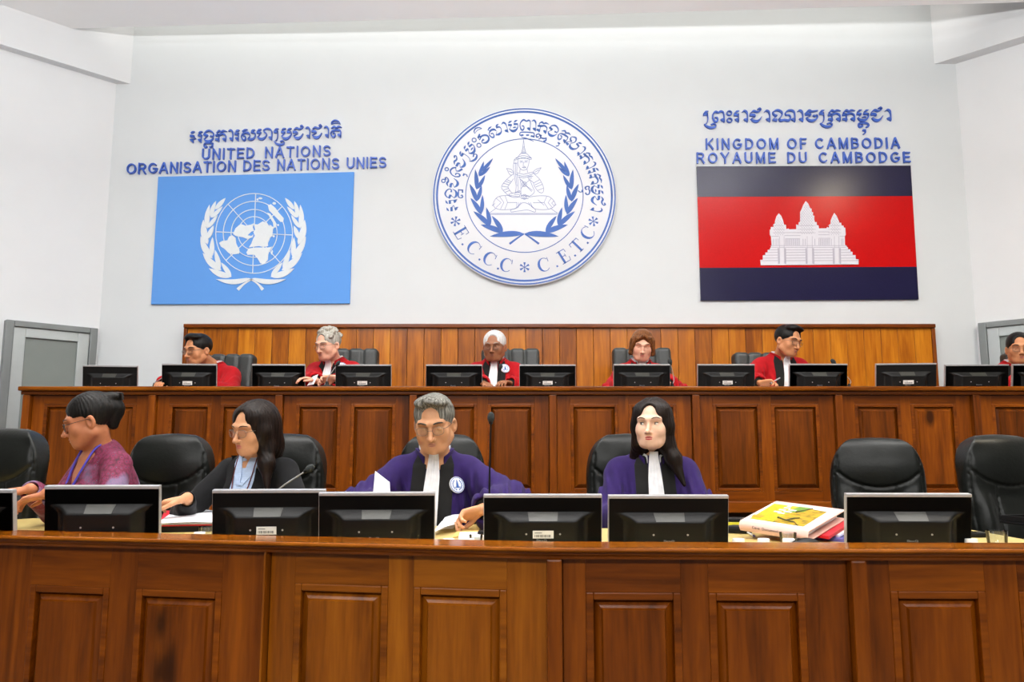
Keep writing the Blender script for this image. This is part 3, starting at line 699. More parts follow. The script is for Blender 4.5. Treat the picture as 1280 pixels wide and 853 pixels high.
# ================================================================== round seal
sc_ = P(655.5, 244, YW-.04); SR = (P(771, 244, YW-.04).x-P(540.5, 244, YW-.04).x)/2
root = empty('wall_seal', (sc_.x, YW, sc_.z), 0, 'large round white seal with blue wreath and seated figure on the wall', 'wall seal')
RX = Matrix.Rotation(math.pi/2, 4, 'X')
MB().lathe([(SR*.985, 0), (SR, .004), (SR, .036), (SR*.992, .04)], 96, 0, RX).build('seal_board', M['seal_white'], root, smooth=True)
ident = lambda x, z: (x*SR, z*SR)
ya, yb = -.0425, -.039
for r_, w_ in ((.983, .014), (.948, .02), (.637, .0085)):
    mb = MB(); stroke(mb, [(r_*math.cos(2*math.pi*k/120), r_*math.sin(2*math.pi*k/120), w_) for k in range(121)], ident, ya, yb, smooth=False)
    mb.build('ring_line', M['seal_blue'], root)
# khmer ring
a0, a1 = math.radians(193), math.radians(-14.5)
kern = 9; tot = sum(G[c[0]][0]+kern for c in KH_SEAL); pos = 0; H_ = .128/100; RB = .728
for c in KH_SEAL:
    w_ = G[c[0]][0]; mid = (pos+w_/2)/tot; ang = a0+(a1-a0)*mid
    kx = abs(a1-a0)*(RB+.055)/tot
    def tf(gx, gz, ang=ang, w_=w_, kx=kx):
        lx_, lz_ = (gx-w_/2)*kx, RB+gz*H_
        ca, sa = math.cos(ang-math.pi/2), math.sin(ang-math.pi/2)
        return ((lx_*ca-lz_*sa)*SR, (lx_*sa+lz_*ca)*SR)
    khmer_syllable(c, tf, ya, yb, 1.0).build('letter', M['seal_blue'], root)
    pos += w_+kern
# serif capitals along the bottom
arc = lambda a_, b_, n_=14: [(42+40*math.cos(math.radians(a_+(b_-a_)*k/n_)), 50+50*math.sin(math.radians(a_+(b_-a_)*k/n_)), 4+15*max(0, math.cos(math.radians(a_+(b_-a_)*k/n_-180)))**1.3) for k in range(n_+1)]
SER = {'E': (76, [[(24, 2, 16), (24, 98, 16)], [(4, 2, 5), (70, 2, 5)], [(4, 98, 5), (66, 98, 5)], [(24, 52, 5), (54, 52, 5)], [(67, 99, 4), (69, 74, 4)], [(70, 1, 4), (75, 30, 4)], [(54, 64, 4), (54, 40, 4)]]),
       'C': (84, [arc(48, 318), [(74, 98, 4), (76, 68, 5)]]),
       'T': (78, [[(39, 2, 16), (39, 98, 16)], [(2, 97, 6), (76, 97, 6)], [(3, 98, 4), (0, 74, 4)], [(75, 98, 4), (78, 74, 4)], [(22, 2, 5), (56, 2, 5)]]),
       '.': (20, [[(6, 6, 13), (13, 6, 13)]])}
def star(n_=6): return [[(0, 0, 3), (20*math.cos(math.pi/2+2*math.pi*k/n_), 20*math.sin(math.pi/2+2*math.pi*k/n_), 8), (38*math.cos(math.pi/2+2*math.pi*k/n_), 38*math.sin(math.pi/2+2*math.pi*k/n_), 20)] for k in range(n_)]
def ring_letter(strokes, w_, deg, rad, h, flip, name='letter'):
    a = math.radians(deg); mb = MB()
    def tf(gx, gz):
        lx_, lz_ = (gx-w_/2)*h/100, (gz-50)*h/100
        rot = a+math.pi/2 if flip else a-math.pi/2
        ca, sa = math.cos(rot), math.sin(rot)
        return ((rad*math.cos(a)+lx_*ca-lz_*sa)*SR, (rad*math.sin(a)+lx_*sa+lz_*ca)*SR)
    for s_ in strokes: stroke(mb, s_, tf, ya, yb, smooth=False)
    mb.build(name, M['seal_blue'], root)
for ch, deg in (('E', 211.5), ('.', 219.5), ('C', 227.5), ('.', 236), ('C', 242.5), ('.', 250.8), ('C', 256.2), ('C', 285.3), ('.', 294), ('E', 301.5), ('.', 309), ('T', 315), ('.', 322), ('C', 328.6)):
    ring_letter(SER[ch][1], SER[ch][0], deg, .80, .145, True)
for deg in (201.5, 270, -21.5): ring_letter([[(p[0], p[1]+50, p[2]) for p in s_] for s_ in star()], 0, deg, .80, .125, True, 'asterisk')
# wreath (drawing units: photo pixels about the seal centre)
def zs(px, py): return ((px-655.5)/115.3*SR, (244-py)/111.8*SR)
mb = MB()
L4 = lambda x, y: (540+x/5.333, 130+y/5.333)
L1 = lambda x, y: (595+x/5.883, 165+y/5.883)
lv = [(L4(322, 455), L4(405, 362), 5.2), (L4(310, 478), L4(344, 382), 5), (L4(312, 482), L4(386, 418), 4.6), (L4(298, 572), L4(287, 436), 6.6), (L4(300, 568), L4(353, 474), 5.6),
      (L4(300, 652), L4(250, 534), 6.8), (L4(300, 648), L4(330, 543), 6), (L4(332, 738), L4(257, 628), 7), (L4(328, 733), L4(336, 608), 6), (L4(393, 818), L4(277, 717), 7.4), (L4(388, 812), L4(362, 690), 6.6),
      (L1(202, 740), L1(36, 683), 8), (L1(198, 735), L1(117, 618), 7)]
for b, t, w_ in lv:
    w_ *= .82; leaf(mb, b, t, w_, zs, ya, yb, .6); mr = lambda p: (1310.4-p[0], p[1])
    leaf(mb, mr(b), mr(t), w_, zs, ya, yb, -.6)
for sg in (1, -1):
    fx = (lambda x, y: L1(x, y)) if sg == 1 else (lambda x, y: (1310.4-L1(x, y)[0], L1(x, y)[1]))
    leaf(mb, fx(350, 748), fx(104, 768), 7.0, zs, ya, yb, 1.2*sg)
    stroke(mb, [fx(350, 750)+(1.6,), fx(300, 783)+(2.0,), fx(250, 820)+(2.6,)], zs, ya, yb)
mb.build('wreath', M['seal_blue'], root)
# seated figure, line drawing
dl = [[(350, 50), (345, 110), (335, 150)], [(350, 50), (357, 110), (368, 150)], [(335, 150), (368, 150)], [(338, 138), (364, 138)], [(341, 122), (361, 122)], [(343, 108), (358, 108)], [(330, 155), (305, 185), (300, 192), (402, 190), (398, 182), (370, 155), (330, 155)],
 [(280, 205), (300, 186), (350, 172), (405, 188), (400, 202), (350, 186), (300, 202), (280, 205)], [(310, 205), (312, 240), (325, 268), (350, 281), (375, 268), (388, 235), (392, 202)], [(325, 224), (334, 219), (344, 223)], [(358, 223), (367, 218), (378, 222)], [(322, 212), (344, 212)], [(358, 211), (382, 210)],
 [(352, 218), (347, 245), (356, 249)], [(340, 259), (355, 256), (368, 259), (355, 263), (340, 259)], [(282, 200), (275, 260), (285, 340), (295, 400), (290, 445)], [(302, 220), (300, 300), (312, 380), (310, 440)], [(290, 220), (290, 300), (303, 400)], [(290, 445), (325, 430)], [(286, 450), (328, 438)], [(280, 205), (280, 230), (302, 232)],
 [(325, 270), (322, 300)], [(375, 268), (380, 296)], [(290, 310), (320, 320), (350, 325), (400, 315), (432, 298)], [(300, 300), (350, 312), (420, 294)], [(310, 330), (350, 338), (410, 322)],
 [(225, 268), (262, 276), (275, 308), (250, 315), (225, 268)], [(240, 285), (268, 300)], [(480, 262), (440, 276), (420, 300), (450, 306), (480, 262)], [(465, 278), (435, 295)],
 [(265, 315), (225, 350), (190, 395), (195, 425), (240, 470), (262, 476)], [(275, 345), (250, 380), (235, 405), (255, 440), (268, 450)], [(225, 350), (262, 368)], [(215, 362), (254, 378)], [(203, 378), (245, 390)], [(190, 400), (236, 407)], [(200, 430), (240, 415)], [(212, 445), (250, 430)],
 [(240, 460), (265, 480), (310, 480), (325, 460), (320, 445), (275, 450), (240, 460)], [(280, 460), (318, 460)],
 [(430, 310), (470, 350), (497, 410), (490, 447), (460, 440), (430, 400), (420, 370), (390, 350)], [(425, 375), (466, 352)], [(433, 390), (477, 370)], [(440, 405), (487, 386)], [(455, 430), (494, 415)], [(390, 352), (380, 332), (420, 325)], [(385, 342), (412, 338)],
 [(320, 330), (330, 380), (330, 440), (335, 475)], [(400, 360), (415, 400), (430, 440), (400, 470), (362, 476)], [(325, 345), (355, 385), (400, 350)], [(355, 385), (330, 420)], [(355, 385), (415, 430)], [(335, 352), (352, 372)], [(372, 400), (410, 440)],
 [(355+18*math.cos(k*.7), 385+18*math.sin(k*.7)) for k in range(10)], [(355+9*math.cos(k*.7), 385+9*math.sin(k*.7)) for k in range(10)], [(330, 468), (386, 468)], [(330, 490), (386, 492)], [(356+18*math.cos(k*.7), 478+18*math.sin(k*.7)) for k in range(10)], [(356+8*math.cos(k*.8), 478+8*math.sin(k*.8)) for k in range(9)],
 [(330, 480), (240, 468), (170, 475), (135, 505), (130, 545), (165, 570), (230, 572), (290, 562), (330, 520)], [(385, 480), (470, 470), (540, 478), (580, 520), (575, 545), (540, 568), (470, 572), (420, 560), (385, 520)],
 [(150, 490), (185, 520), (150, 555)], [(175, 478), (205, 520), (180, 568)], [(215, 472), (232, 520), (212, 570)], [(232, 520), (300, 520)], [(130, 545), (118, 542), (138, 528)], [(520, 476), (500, 520), (530, 566)], [(552, 490), (530, 520), (560, 556)], [(572, 510), (556, 524), (574, 544)], [(580, 530), (590, 534), (574, 545)], [(500, 520), (420, 522)], [(455, 500), (500, 540)],
 [(300, 520), (298, 560)], [(312, 518), (310, 558)], [(400, 520), (412, 548)], [(260, 590), (255, 575), (300, 560), (345, 520), (400, 540), (437, 575), (430, 590), (380, 575), (330, 580), (260, 590)],
 [(95, 600), (150, 560)], [(95, 600), (600, 600)], [(102, 607), (598, 607)], [(600, 600), (545, 560)]]
mb = MB()
for pl in dl: stroke(mb, [L1(*p)+(.42,) for p in pl], zs, ya, yb, smooth=len(pl) > 4)
mb.build('seated_figure_drawing', M['seal_line'], root)
# ================================================================== implicit shapes (numpy) for soft things
class Field:
    def __init__(s, prims, h, pad=.03):
        s.h = h; lo = np.full(3, 9e9); hi = -lo
        for p in prims:
            if p['op'] == 'sub' or p.get('nobb'): continue
            lo = np.minimum(lo, p['lo']); hi = np.maximum(hi, p['hi'])
        s.lo = lo-pad; n = np.ceil((hi-lo+2*pad)/h).astype(int)+1
        s.ax = [(s.lo[i]+h*np.arange(n[i])).astype(np.float32) for i in range(3)]
        s.f = np.full(n, .08, np.float32)
        for p in prims: s.apply(p)
    def sl(s, lo, hi):
        out = []
        for i in range(3):
            a = int(np.clip(math.floor((lo[i]-s.lo[i])/s.h), 0, len(s.ax[i]))); b = int(np.clip(math.ceil((hi[i]-s.lo[i])/s.h)+1, 0, len(s.ax[i])))
            out.append(slice(a, b))
        return tuple(out)
    def apply(s, p):
        m = .07+p['k']
        q = s.sl(p['lo']-m, p['hi']+m)
        X = s.ax[0][q[0]][:, None, None]; Y = s.ax[1][q[1]][None, :, None]; Z = s.ax[2][q[2]][None, None, :]
        if 0 in s.f[q].shape: return
        d = p['fn'](X, Y, Z); a = s.f[q]; k = p['k']
        if p['op'] == 'add':
            if k > 0:
                hh = np.clip(.5+.5*(a-d)/k, 0, 1); s.f[q] = a*(1-hh)+d*hh-k*hh*(1-hh)
            else: s.f[q] = np.minimum(a, d)
        elif p['op'] == 'sub':
            d = -d
            if k > 0:
                hh = np.clip(.5-.5*(a-d)/k, 0, 1); s.f[q] = a*(1-hh)+d*hh+k*hh*(1-hh)
            else: s.f[q] = np.maximum(a, d)
        elif p['op'] == 'disp': s.f[q] = a+d
        elif p['op'] == 'cut': s.f[q] = np.maximum(a, d)
    def mesh(s):
        f = s.f; f[0] = f[-1] = .05; f[:, 0] = f[:, -1] = .05; f[:, :, 0] = f[:, :, -1] = .05
        S = (f < 0); c = np.zeros(tuple(np.array(f.shape)-1), np.int8)
        for i in (0, 1):
            for j in (0, 1):
                for k in (0, 1): c += S[i:f.shape[0]-1+i, j:f.shape[1]-1+j, k:f.shape[2]-1+k]
        idx = np.argwhere((c > 0) & (c < 8)); mp = np.full(c.shape, -1, np.int32); mp[tuple(idx.T)] = np.arange(len(idx))
        pos = np.zeros((len(idx), 3)); cnt = np.zeros(len(idx))
        cor = [(i, j, k) for i in (0, 1) for j in (0, 1) for k in (0, 1)]
        val = {c_: f[idx[:, 0]+c_[0], idx[:, 1]+c_[1], idx[:, 2]+c_[2]] for c_ in cor}
        for a in cor:
            for ax in range(3):
                if a[ax] == 0:
                    b = list(a); b[ax] = 1; b = tuple(b); fa, fb = val[a], val[b]; cr = (fa < 0) != (fb < 0)
                    t = np.where(cr, fa/np.where(cr, fa-fb, 1), 0)
                    e = np.zeros((len(idx), 3)); e[:] = a; e[:, ax] += t
                    pos[cr] += e[cr]; cnt += cr
        v = (idx+pos/np.maximum(cnt, 1)[:, None])*s.h+s.lo
        quads = []
        for ax in range(3):
            o1, o2 = [(1, 2), (2, 0), (0, 1)][ax]
            sa = [slice(1, -1)]*3; sb = [slice(1, -1)]*3; sa[ax] = slice(0, -1); sb[ax] = slice(1, None)
            A = S[tuple(sa)]; B_ = S[tuple(sb)]
            for flip, mask in ((False, A & ~B_), (True, ~A & B_)):
                g = np.argwhere(mask)
                if not len(g): continue
                off = np.array([1, 1, 1]); off[ax] = 0; g = g+off
                def cell(d1, d2):
                    q = g.copy(); q[:, o1] += d1; q[:, o2] += d2; return mp[tuple(q.T)]
                q = np.stack([cell(-1, -1), cell(0, -1), cell(0, 0), cell(-1, 0)], 1)
                quads.append(q[:, ::-1] if flip else q)
        return v, np.concatenate(quads)
    def front(s, xs, zs):
        """smallest y of the surface at (x,z) arrays (the side that faces -y)"""
        if not hasattr(s, '_fy'):
            S = s.f < 0; has = S.any(axis=1); j = np.argmax(S, axis=1)
            I, K = np.indices(j.shape); jm = np.maximum(j-1, 0)
            fa = s.f[I, jm, K]; fb = s.f[I, j, K]; t = np.where(fa != fb, fa/(fa-fb+1e-9), 0)
            s._fy = np.where(has, s.ax[1][jm]+t*s.h, np.nan)
        xi = np.clip((np.asarray(xs)-s.lo[0])/s.h, 0, s._fy.shape[0]-1.01); zi = np.clip((np.asarray(zs)-s.lo[2])/s.h, 0, s._fy.shape[1]-1.01)
        i = xi.astype(int); k = zi.astype(int); u = xi-i; w_ = zi-k; F = s._fy
        return F[i, k]*(1-u)*(1-w_)+F[i+1, k]*u*(1-w_)+F[i, k+1]*(1-u)*w_+F[i+1, k+1]*u*w_
def npmesh(name, v, q, mat, parent=None, smooth=True):
    me = bpy.data.meshes.new(name); me.vertices.add(len(v)); me.vertices.foreach_set('co', np.asarray(v, np.float32).ravel())
    me.loops.add(q.size); me.loops.foreach_set('vertex_index', np.asarray(q, np.int32).ravel())
    me.polygons.add(len(q)); me.polygons.foreach_set('loop_start', np.arange(len(q), dtype=np.int32)*4)
    me.update(calc_edges=True); me.validate()
    me.materials.append(mat)
    if smooth: me.polygons.foreach_set('use_smooth', np.ones(len(me.polygons), bool))
    return link(bpy.data.objects.new(name, me), parent)
class Frame:
    """a rotated, placed set of axes for shapes"""
    def __init__(s, o=(0, 0, 0), R=None): s.o = np.array(o, float); s.R = np.eye(3) if R is None else np.array(R)
    def w(s, p): return s.o+s.R@np.array(p, float)
    def mat4(s): return Matrix([[*s.R[i], s.o[i]] for i in range(3)]+[[0, 0, 0, 1]])
I0 = Frame()
def ell(c, r, F=I0, op='add', k=.01, R=None):
    cw = F.w(c); Rm = F.R if R is None else F.R@np.array(R); r = np.array(r, float)
    def fn(X, Y, Z):
        dx, dy, dz = X-cw[0], Y-cw[1], Z-cw[2]
        l = [(Rm[0, i]*dx+Rm[1, i]*dy+Rm[2, i]*dz) for i in range(3)]
        k0 = np.sqrt(sum((l[i]/r[i])**2 for i in range(3))); k1 = np.sqrt(sum((l[i]/r[i]**2)**2 for i in range(3)))
        return (k0*(k0-1)/np.maximum(k1, 1e-6)).astype(np.float32)
    ext = np.sqrt(((Rm*r)**2).sum(1))
    return dict(lo=cw-ext, hi=cw+ext, fn=fn, op=op, k=k)
def cap(a, b, ra, rb=None, F=I0, op='add', k=.01):
    rb = ra if rb is None else rb
    A, B_ = F.w(a), F.w(b); d = B_-A; L2 = max(float(d@d), 1e-9)
    def fn(X, Y, Z):
        px, py, pz = X-A[0], Y-A[1], Z-A[2]
        t = np.clip((px*d[0]+py*d[1]+pz*d[2])/L2, 0, 1)
        return (np.sqrt((px-t*d[0])**2+(py-t*d[1])**2+(pz-t*d[2])**2)-(ra+(rb-ra)*t)).astype(np.float32)
    return dict(lo=np.minimum(A-ra, B_-rb), hi=np.maximum(A+ra, B_+rb), fn=fn, op=op, k=k)
def chain(pts, rs, F=I0, op='add', k=.01):
    rs = rs if isinstance(rs, (list, tuple)) else [rs]*len(pts)
    return [cap(pts[i], pts[i+1], rs[i], rs[i+1], F, op, k) for i in range(len(pts)-1)]
def rbox(c, hs, r, F=I0, op='add', k=.01):
    cw = F.w(c); Rm = F.R; hs = np.array(hs, float)
    def fn(X, Y, Z):
        dx, dy, dz = X-cw[0], Y-cw[1], Z-cw[2]
        l = [np.abs(Rm[0, i]*dx+Rm[1, i]*dy+Rm[2, i]*dz)-(hs[i]-r) for i in range(3)]
        out = np.sqrt(sum(np.maximum(q, 0)**2 for q in l)); ins = np.minimum(np.maximum(np.maximum(l[0], l[1]), l[2]), 0)
        return (out+ins-r).astype(np.float32)
    ext = np.abs(Rm)@hs
    return dict(lo=cw-ext, hi=cw+ext, fn=fn, op=op, k=k)
def rotm(yaw=0, pitch=0, roll=0):
    y, p, r = (math.radians(a) for a in (yaw, pitch, roll))
    return np.array(Matrix.Rotation(y, 3, 'Z')@Matrix.Rotation(p, 3, 'X')@Matrix.Rotation(r, 3, 'Y'))

# ================================================================== chairs
def star_base(root, mat):
    MB().lathe([(.028, .08), (.03, .12), (.022, .13), (.022, .40), (.045, .41), (.045, .43)], 14).build('gas_column', M['plastic'], root, smooth=True)
    for k in range(5):
        a = 2*math.pi*k/5+.3; c, s_ = math.cos(a), math.sin(a)
        lg = MB().tube([(.0, 0, .10), (c*.12, s_*.12, .095), (c*.27, s_*.27, .07)], [.026, .024, .016], 8).build('leg', M['plastic'], root, smooth=True)
        MB().lathe([(.004, -.011), (.025, -.009), (.025, .009), (.004, .011)], 12, 0, Matrix.Translation((c*.27, s_*.27, .028)) @ Matrix.Rotation(a, 4, 'Z') @ Matrix.Rotation(math.pi/2, 4, 'Y')).build('caster', M['plastic'], lg, smooth=True)
def exec_chair(ztop):
    root = empty('office_chair')
    h = ztop-.48
    R = rotm(0, -7, 0); F = Frame((0, .22, .48), R)   # backrest leaning back
    pr = [rbox((0, 0, h*.44), (.225, .045, h*.42), .045, F), rbox((0, .0, h*.72), (.232, .055, h*.27), .055, F, k=.03),
          ell((0, -.01, h*.78), (.205, .075, h*.20), F, k=.04), ell((0, -.01, h*.32), (.19, .075, h*.22), F, k=.04),
          ell((-.16, -.02, h*.36), (.05, .07, h*.25), F, k=.04), ell((.16, -.02, h*.36), (.05, .07, h*.25), F, k=.04)]
    # round the top corners
    def arch(X, Y, Z):
        dx, dy, dz = X-F.o[0], Y-F.o[1], Z-F.o[2]
        x = R[0, 0]*dx+R[1, 0]*dy+R[2, 0]*dz; z = R[0, 2]*dx+R[1, 2]*dy+R[2, 2]*dz
        k = ((np.abs(x)/.238)**3.2+(np.maximum(z-h*.60, 0)/(h*.41))**2.2)
        return ((k-1)*.06+0*Y).astype(np.float32)
    pr.append(dict(lo=np.array([-.4, -.1, .3]), hi=np.array([.4, .6, ztop+.1]), fn=arch, op='cut', k=0, nobb=True))
    f0 = Field(pr, .007)
    def seam(pts, r_=.007):
        q = catmull([(p[0], .48+p[1]*math.cos(math.radians(7)), 0) for p in pts], 4)
        x = np.array([p[0] for p in q]); z = np.array([p[1] for p in q]); y = f0.front(x, z); ok = ~np.isnan(y)
        pp = [np.array((a_, b_, c_)) for a_, b_, c_ in zip(x[ok], y[ok]+.001, z[ok])]
        return chain(pp, r_, I0, 'sub', .006)
    pr += seam([(-.222, h*.77), (-.13, h*.675), (0, h*.635), (.13, h*.675), (.222, h*.77)])
    for sx in (-1, 1): pr += seam([(sx*.085, h*.65), (sx*.09, h*.3), (sx*.09, h*.1)], .006)+seam([(sx*.195, h*.90), (sx*.214, h*.72), (sx*.216, h*.5), (sx*.21, h*.15)], .005)
    npmesh('backrest', *Field(pr, .007).mesh(), M['leather'], root)
    npmesh('seat', *Field([rbox((0, -.02, .45), (.245, .25, .05), .045), ell((0, -.03, .47), (.2, .2, .055), k=.03)], .01).mesh(), M['leather'], root)
    for sx in (-1, 1):
        ar = MB().tube([(sx*.25, .16, .45), (sx*.265, .16, .58), (sx*.27, .10, .655), (sx*.27, -.12, .655), (sx*.268, -.17, .60), (sx*.25, -.10, .45)], .017, 8).build('armrest', M['plastic'], root, smooth=True)
        npmesh('arm_pad', *Field([rbox((sx*.265, -.01, .672), (.035, .15, .022), .02)], .008).mesh(), M['leather'], ar)
    star_base(root, None)
    return root
def channel_chair(ztop):
    root = empty('office_chair'); h = ztop-.46
    R = rotm(0, -6, 0); F = Frame((0, .24, .46), R)
    pr = [rbox((0, .02, h*.5), (.23, .035, h*.49), .035, F)]
    for i in range(4):
        x = (-.172, -.058, .058, .172)[i]
        pr.append(rbox((x, -.01, h*.5), (.060, .06, h*.5), .034, F, k=.012))
    for zf in (.28, .56):
        for x0 in (-.22, 0): pr += chain([(x0, -.075, h*zf), (x0+.22, -.075, h*zf)], .008, F, 'sub', .012)
    npmesh('backrest', *Field(pr, .009).mesh(), M['leather_grey'], root)
    npmesh('seat', *Field([rbox((0, -.02, .45), (.245, .25, .055), .045)], .012).mesh(), M['leather_grey'], root)
    for sx in (-1, 1):
        MB().tube([(sx*.25, .18, .45), (sx*.29, .17, .58), (sx*.295, .05, .64), (sx*.295, -.12, .63), (sx*.27, -.17, .46)], .02, 8).build('armrest', M['plastic'], root, smooth=True)
    star_base(root, None)
    return root
# lower row: (pixel of the backrest's middle, pixel row of its top, depth, turn)
chairs = [(2, 534, 3.80, -12, 'black leather chair cut by the left edge, behind the typing hands'),
          (212, 541, 4.05, -6, 'black leather chair between the bun-haired woman and the black blazer'),
          (353, 541, 4.05, -8, 'black leather chair behind the long-haired woman in the black blazer'),
          (552, 541, 4.02, 0, 'black leather chair behind the grey-haired man in the purple robe'),
          (789, 541, 4.02, 8, 'black leather chair behind the woman in the purple robe'),
          (1094, 546, 4.10, -16, 'empty black leather chair behind the binder, left of the last two chairs'),
          (1252, 542, 4.00, 8, 'empty black leather chair at the right edge, beyond the tumbler')]
chairs[5] = chairs[5][:4]+('empty black leather chair behind the rightmost front monitor',)
proto = None
for px, py, Y, rz, lb in chairs:
    p = P(px, py, Y)
    if proto is None: proto = exec_chair(1.17); o = proto
    else: o = copy_tree(proto)
    ra = math.radians(rz); o.location = (p.x+math.sin(ra)*.25, Y-math.cos(ra)*.25, 0)
    k = (p.z)/1.17; o.scale = (.95, 1, k)
    o.rotation_euler = (0, 0, math.radians(rz)); tag(o, lb, 'chair', 'black leather chairs at the front desk')
jch = [(280, 443, 6.30, -4, 'charcoal channelled chair behind the leftmost judge'), (437, 436, 6.35, 0, 'charcoal channelled chair behind the curly grey-haired judge'),
       (638, 436, 6.35, 0, 'charcoal channelled chair behind the white-haired judge'), (801.5, 435, 6.35, 0, 'charcoal channelled chair behind the red-haired judge'),
       (955, 441, 6.35, 4, 'charcoal channelled chair behind the black-haired judge who is writing'), (1291, 440, 6.20, 0, 'charcoal channelled chair behind the judge cut by the right edge')]
proto = None
for px, py, Y, rz, lb in jch:
    p = P(px, py, Y)
    if proto is None: proto = channel_chair(1.26); o = proto
    else: o = copy_tree(proto)
    o.location = (p.x, Y-.30, DAIS); o.scale = (1, 1, (p.z-DAIS)/1.26); o.rotation_euler = (0, 0, math.radians(rz))
    tag(o, lb, 'chair', "charcoal chairs at the judges' bench")

# ================================================================== monitors
def monitor(sticker):
    """back of the monitor towards -y; origin at the foot's middle"""
    root = empty('computer_monitor')
    W, H = .392, .178; tl = math.radians(8)
    Mx = Matrix.Translation((0, -.005, .006)) @ Matrix.Rotation(tl, 4, 'X')
    x = W/2
    # silver frame round the screen side, visible as a line along the top and sides
    mb = MB(); y0, y1 = -.006, .018
    mb.box((-x, y0, H-.011), (x, y1, H), .002, 0, Mx); mb.box((-x, y0, 0), (x, y1, .005), .001, 0, Mx)
    mb.box((-x, y0+.004, .005), (-x+.0022, y1, H-.011), .0005, 0, Mx); mb.box((x-.0022, y0+.004, .005), (x, y1, H-.011), .0005, 0, Mx)
    mb.build('screen_frame', M['silver'], root)
    MB().box((-x+.004, .008, .01), (x-.004, .017, H-.011), 0, 0, Mx).build('screen', M['screen'], root)
    # housing: flat upper band, then a bulge that swells out with a curved upper shoulder
    rows = []; nx, nz = 61, 41
    for j in range(nz):
        z = .002+(H-.013)*j/(nz-1); row = []
        for i in range(nx):
            u = -1+2*i/(nx-1)
            t = min(1, max(0, (.655-z/H)/.15))
            zz = min(1, max(0, (.70-z/H)/.2))
            wdt = .90-.16*t                     # the bulge narrows as it swells
            e = min(1, max(0, (wdt-abs(u))/.20)); e = e*e*(3-2*e)
            b = min(1, max(0, (z/H)/.05))
            row.append((u*(x-.002), -.006-.034*t*e*b, z))
        rows.append(row)
    mb = MB().grid(rows, 0, Mx)
    mb.box((-x+.003, -.006, .003), (x-.003, .009, H-.012), 0, 0, Mx)
    mb.build('housing', M['plastic'], root, smooth=True, ang=50)
    lp = [(-.046, .0915), (.046, .0915), (.050, .1165), (-.050, .1165)]
    q = lambda zz: -.0068-.034*min(1, max(0, (.655-zz/H)/.15))
    MB().add([Mx @ Vector((u_, q(z_)-.001, z_)) for u_, z_ in lp]+[Mx @ Vector((u_, q(z_)+.004, z_)) for u_, z_ in lp], [(0, 1, 2, 3), (7, 6, 5, 4), (0, 4, 5, 1), (1, 5, 6, 2), (2, 6, 7, 3), (3, 7, 4, 0)]).build('ledge_plate', M['plastic_lip'], root)
    for sx in (-.055, .055): MB().lathe([(.0025, -.002), (.0035, .001)], 8, 0, Mx @ Matrix.Translation((sx, -.0405, .046)) @ Matrix.Rotation(math.pi/2, 4, 'X')).build('screw', M['silver'], root)
    mk = MB(); lx = -.022
    tf = lambda gx, gz: (lx+gx*.00011*1.0, .0205+gz*.00007)
    # small maker's mark
    let = {'B': (60, SANS['B'][1]), 'e': (60, [[(8, 36, 15), (50, 36, 15)]+[(30+24*math.cos(math.radians(a)), 32+28*math.sin(math.radians(a)), 15) for a in range(10, 320, 30)]]),
           'n': (56, [[(8, 0, 15), (8, 62, 15)], [(8, 42, 15), (28, 60, 15), (46, 46, 15), (46, 0, 15)]]), 'Q': (90, SANS['O'][1]+[[(58, 26, 15), (84, -8, 15)]])}
    for ch in 'BenQ':
        for s_ in let[ch][1]: stroke(mk, s_, tf, -.0415, -.039, smooth=False)
        lx += (let[ch][0]+14)*.00011
    mk2 = MB().add([Mx @ Vector(v) for v in mk.v], mk.f)
    mk2.build('logo', M['grey_print'], root)
    MB().box((-.03, -.012, .004), (.03, .012, .03), .004).build('stand_neck', M['plastic'], root)
    MB().box((-.11, -.045, 0), (.11, .085, .008), .003).build('stand_foot', M['plastic'], root)
    if sticker:
        st = MB().box((-.034, -.0415, .031), (.034, -.0395, .058), 0, 0, Mx).build('sticker', M['sticker'], root)
        mb = MB()
        for k in range(13): mb.box((-.028+k*.0042, -.042, .035), (-.026+k*.0042+.0008*(k % 3), -.0413, .044), 0, 0, Mx)
        mb.box((-.028, -.042, .049), (-.004, -.0413, .052), 0, 0, Mx)
        mb.build('barcode', M['sticker_ink'], st)
    return root
mon_a = monitor(True); mon_b = monitor(False); first = {True: mon_a, False: mon_b}; used = {True: False, False: False}
def put_monitor(px, Y, ytop, zbase, rz, sticker, label, group, W=None):
    o = first[sticker] if not used[sticker] else copy_tree(first[sticker])
    used[sticker] = True
    p = P(px, ytop, Y-.02); s_ = 1.0 if W is None else W/.392
    o.location = (p.x, Y, zbase); o.scale = (s_, s_, (p.z-zbase)/.183); o.rotation_euler = (0, 0, math.radians(rz))
    tag(o, label, 'monitor', group)
g = 'monitors along the front desk'
def Wpx(px, Y): return px*Y/1000*1.0
for (x0, x1, ytop, Y, rz, st, lb) in (
    (-128, 17, 612, 2.84, 0, False, 'black monitor cut off by the left edge of the photo on the front desk'),
    (62, 197, 607, 2.86, 3, False, 'black monitor in front of the woman with a hair bun'),
    (270, 404, 612, 2.80, 4, True, 'black monitor with a white sticker in front of the woman in the black blazer'),
    (402, 541, 615.5, 2.76, 3, False, 'black monitor without sticker in front of the paper lifted by the man in purple'),
    (607, 749.5, 618, 2.70, 0, True, 'black monitor with a white sticker between the two purple robes'),
    (762.5, 907, 619, 2.68, 0, False, 'black monitor directly in front of the woman in the purple robe'),
    (1060, 1208, 617, 2.68, -2, False, 'black monitor right of the binder on the front desk')):
    put_monitor((x0+x1)/2, Y, ytop, SURF, rz, st, lb, g, Wpx(x1-x0, Y)*1.01)
g = "monitors along the judges' bench"
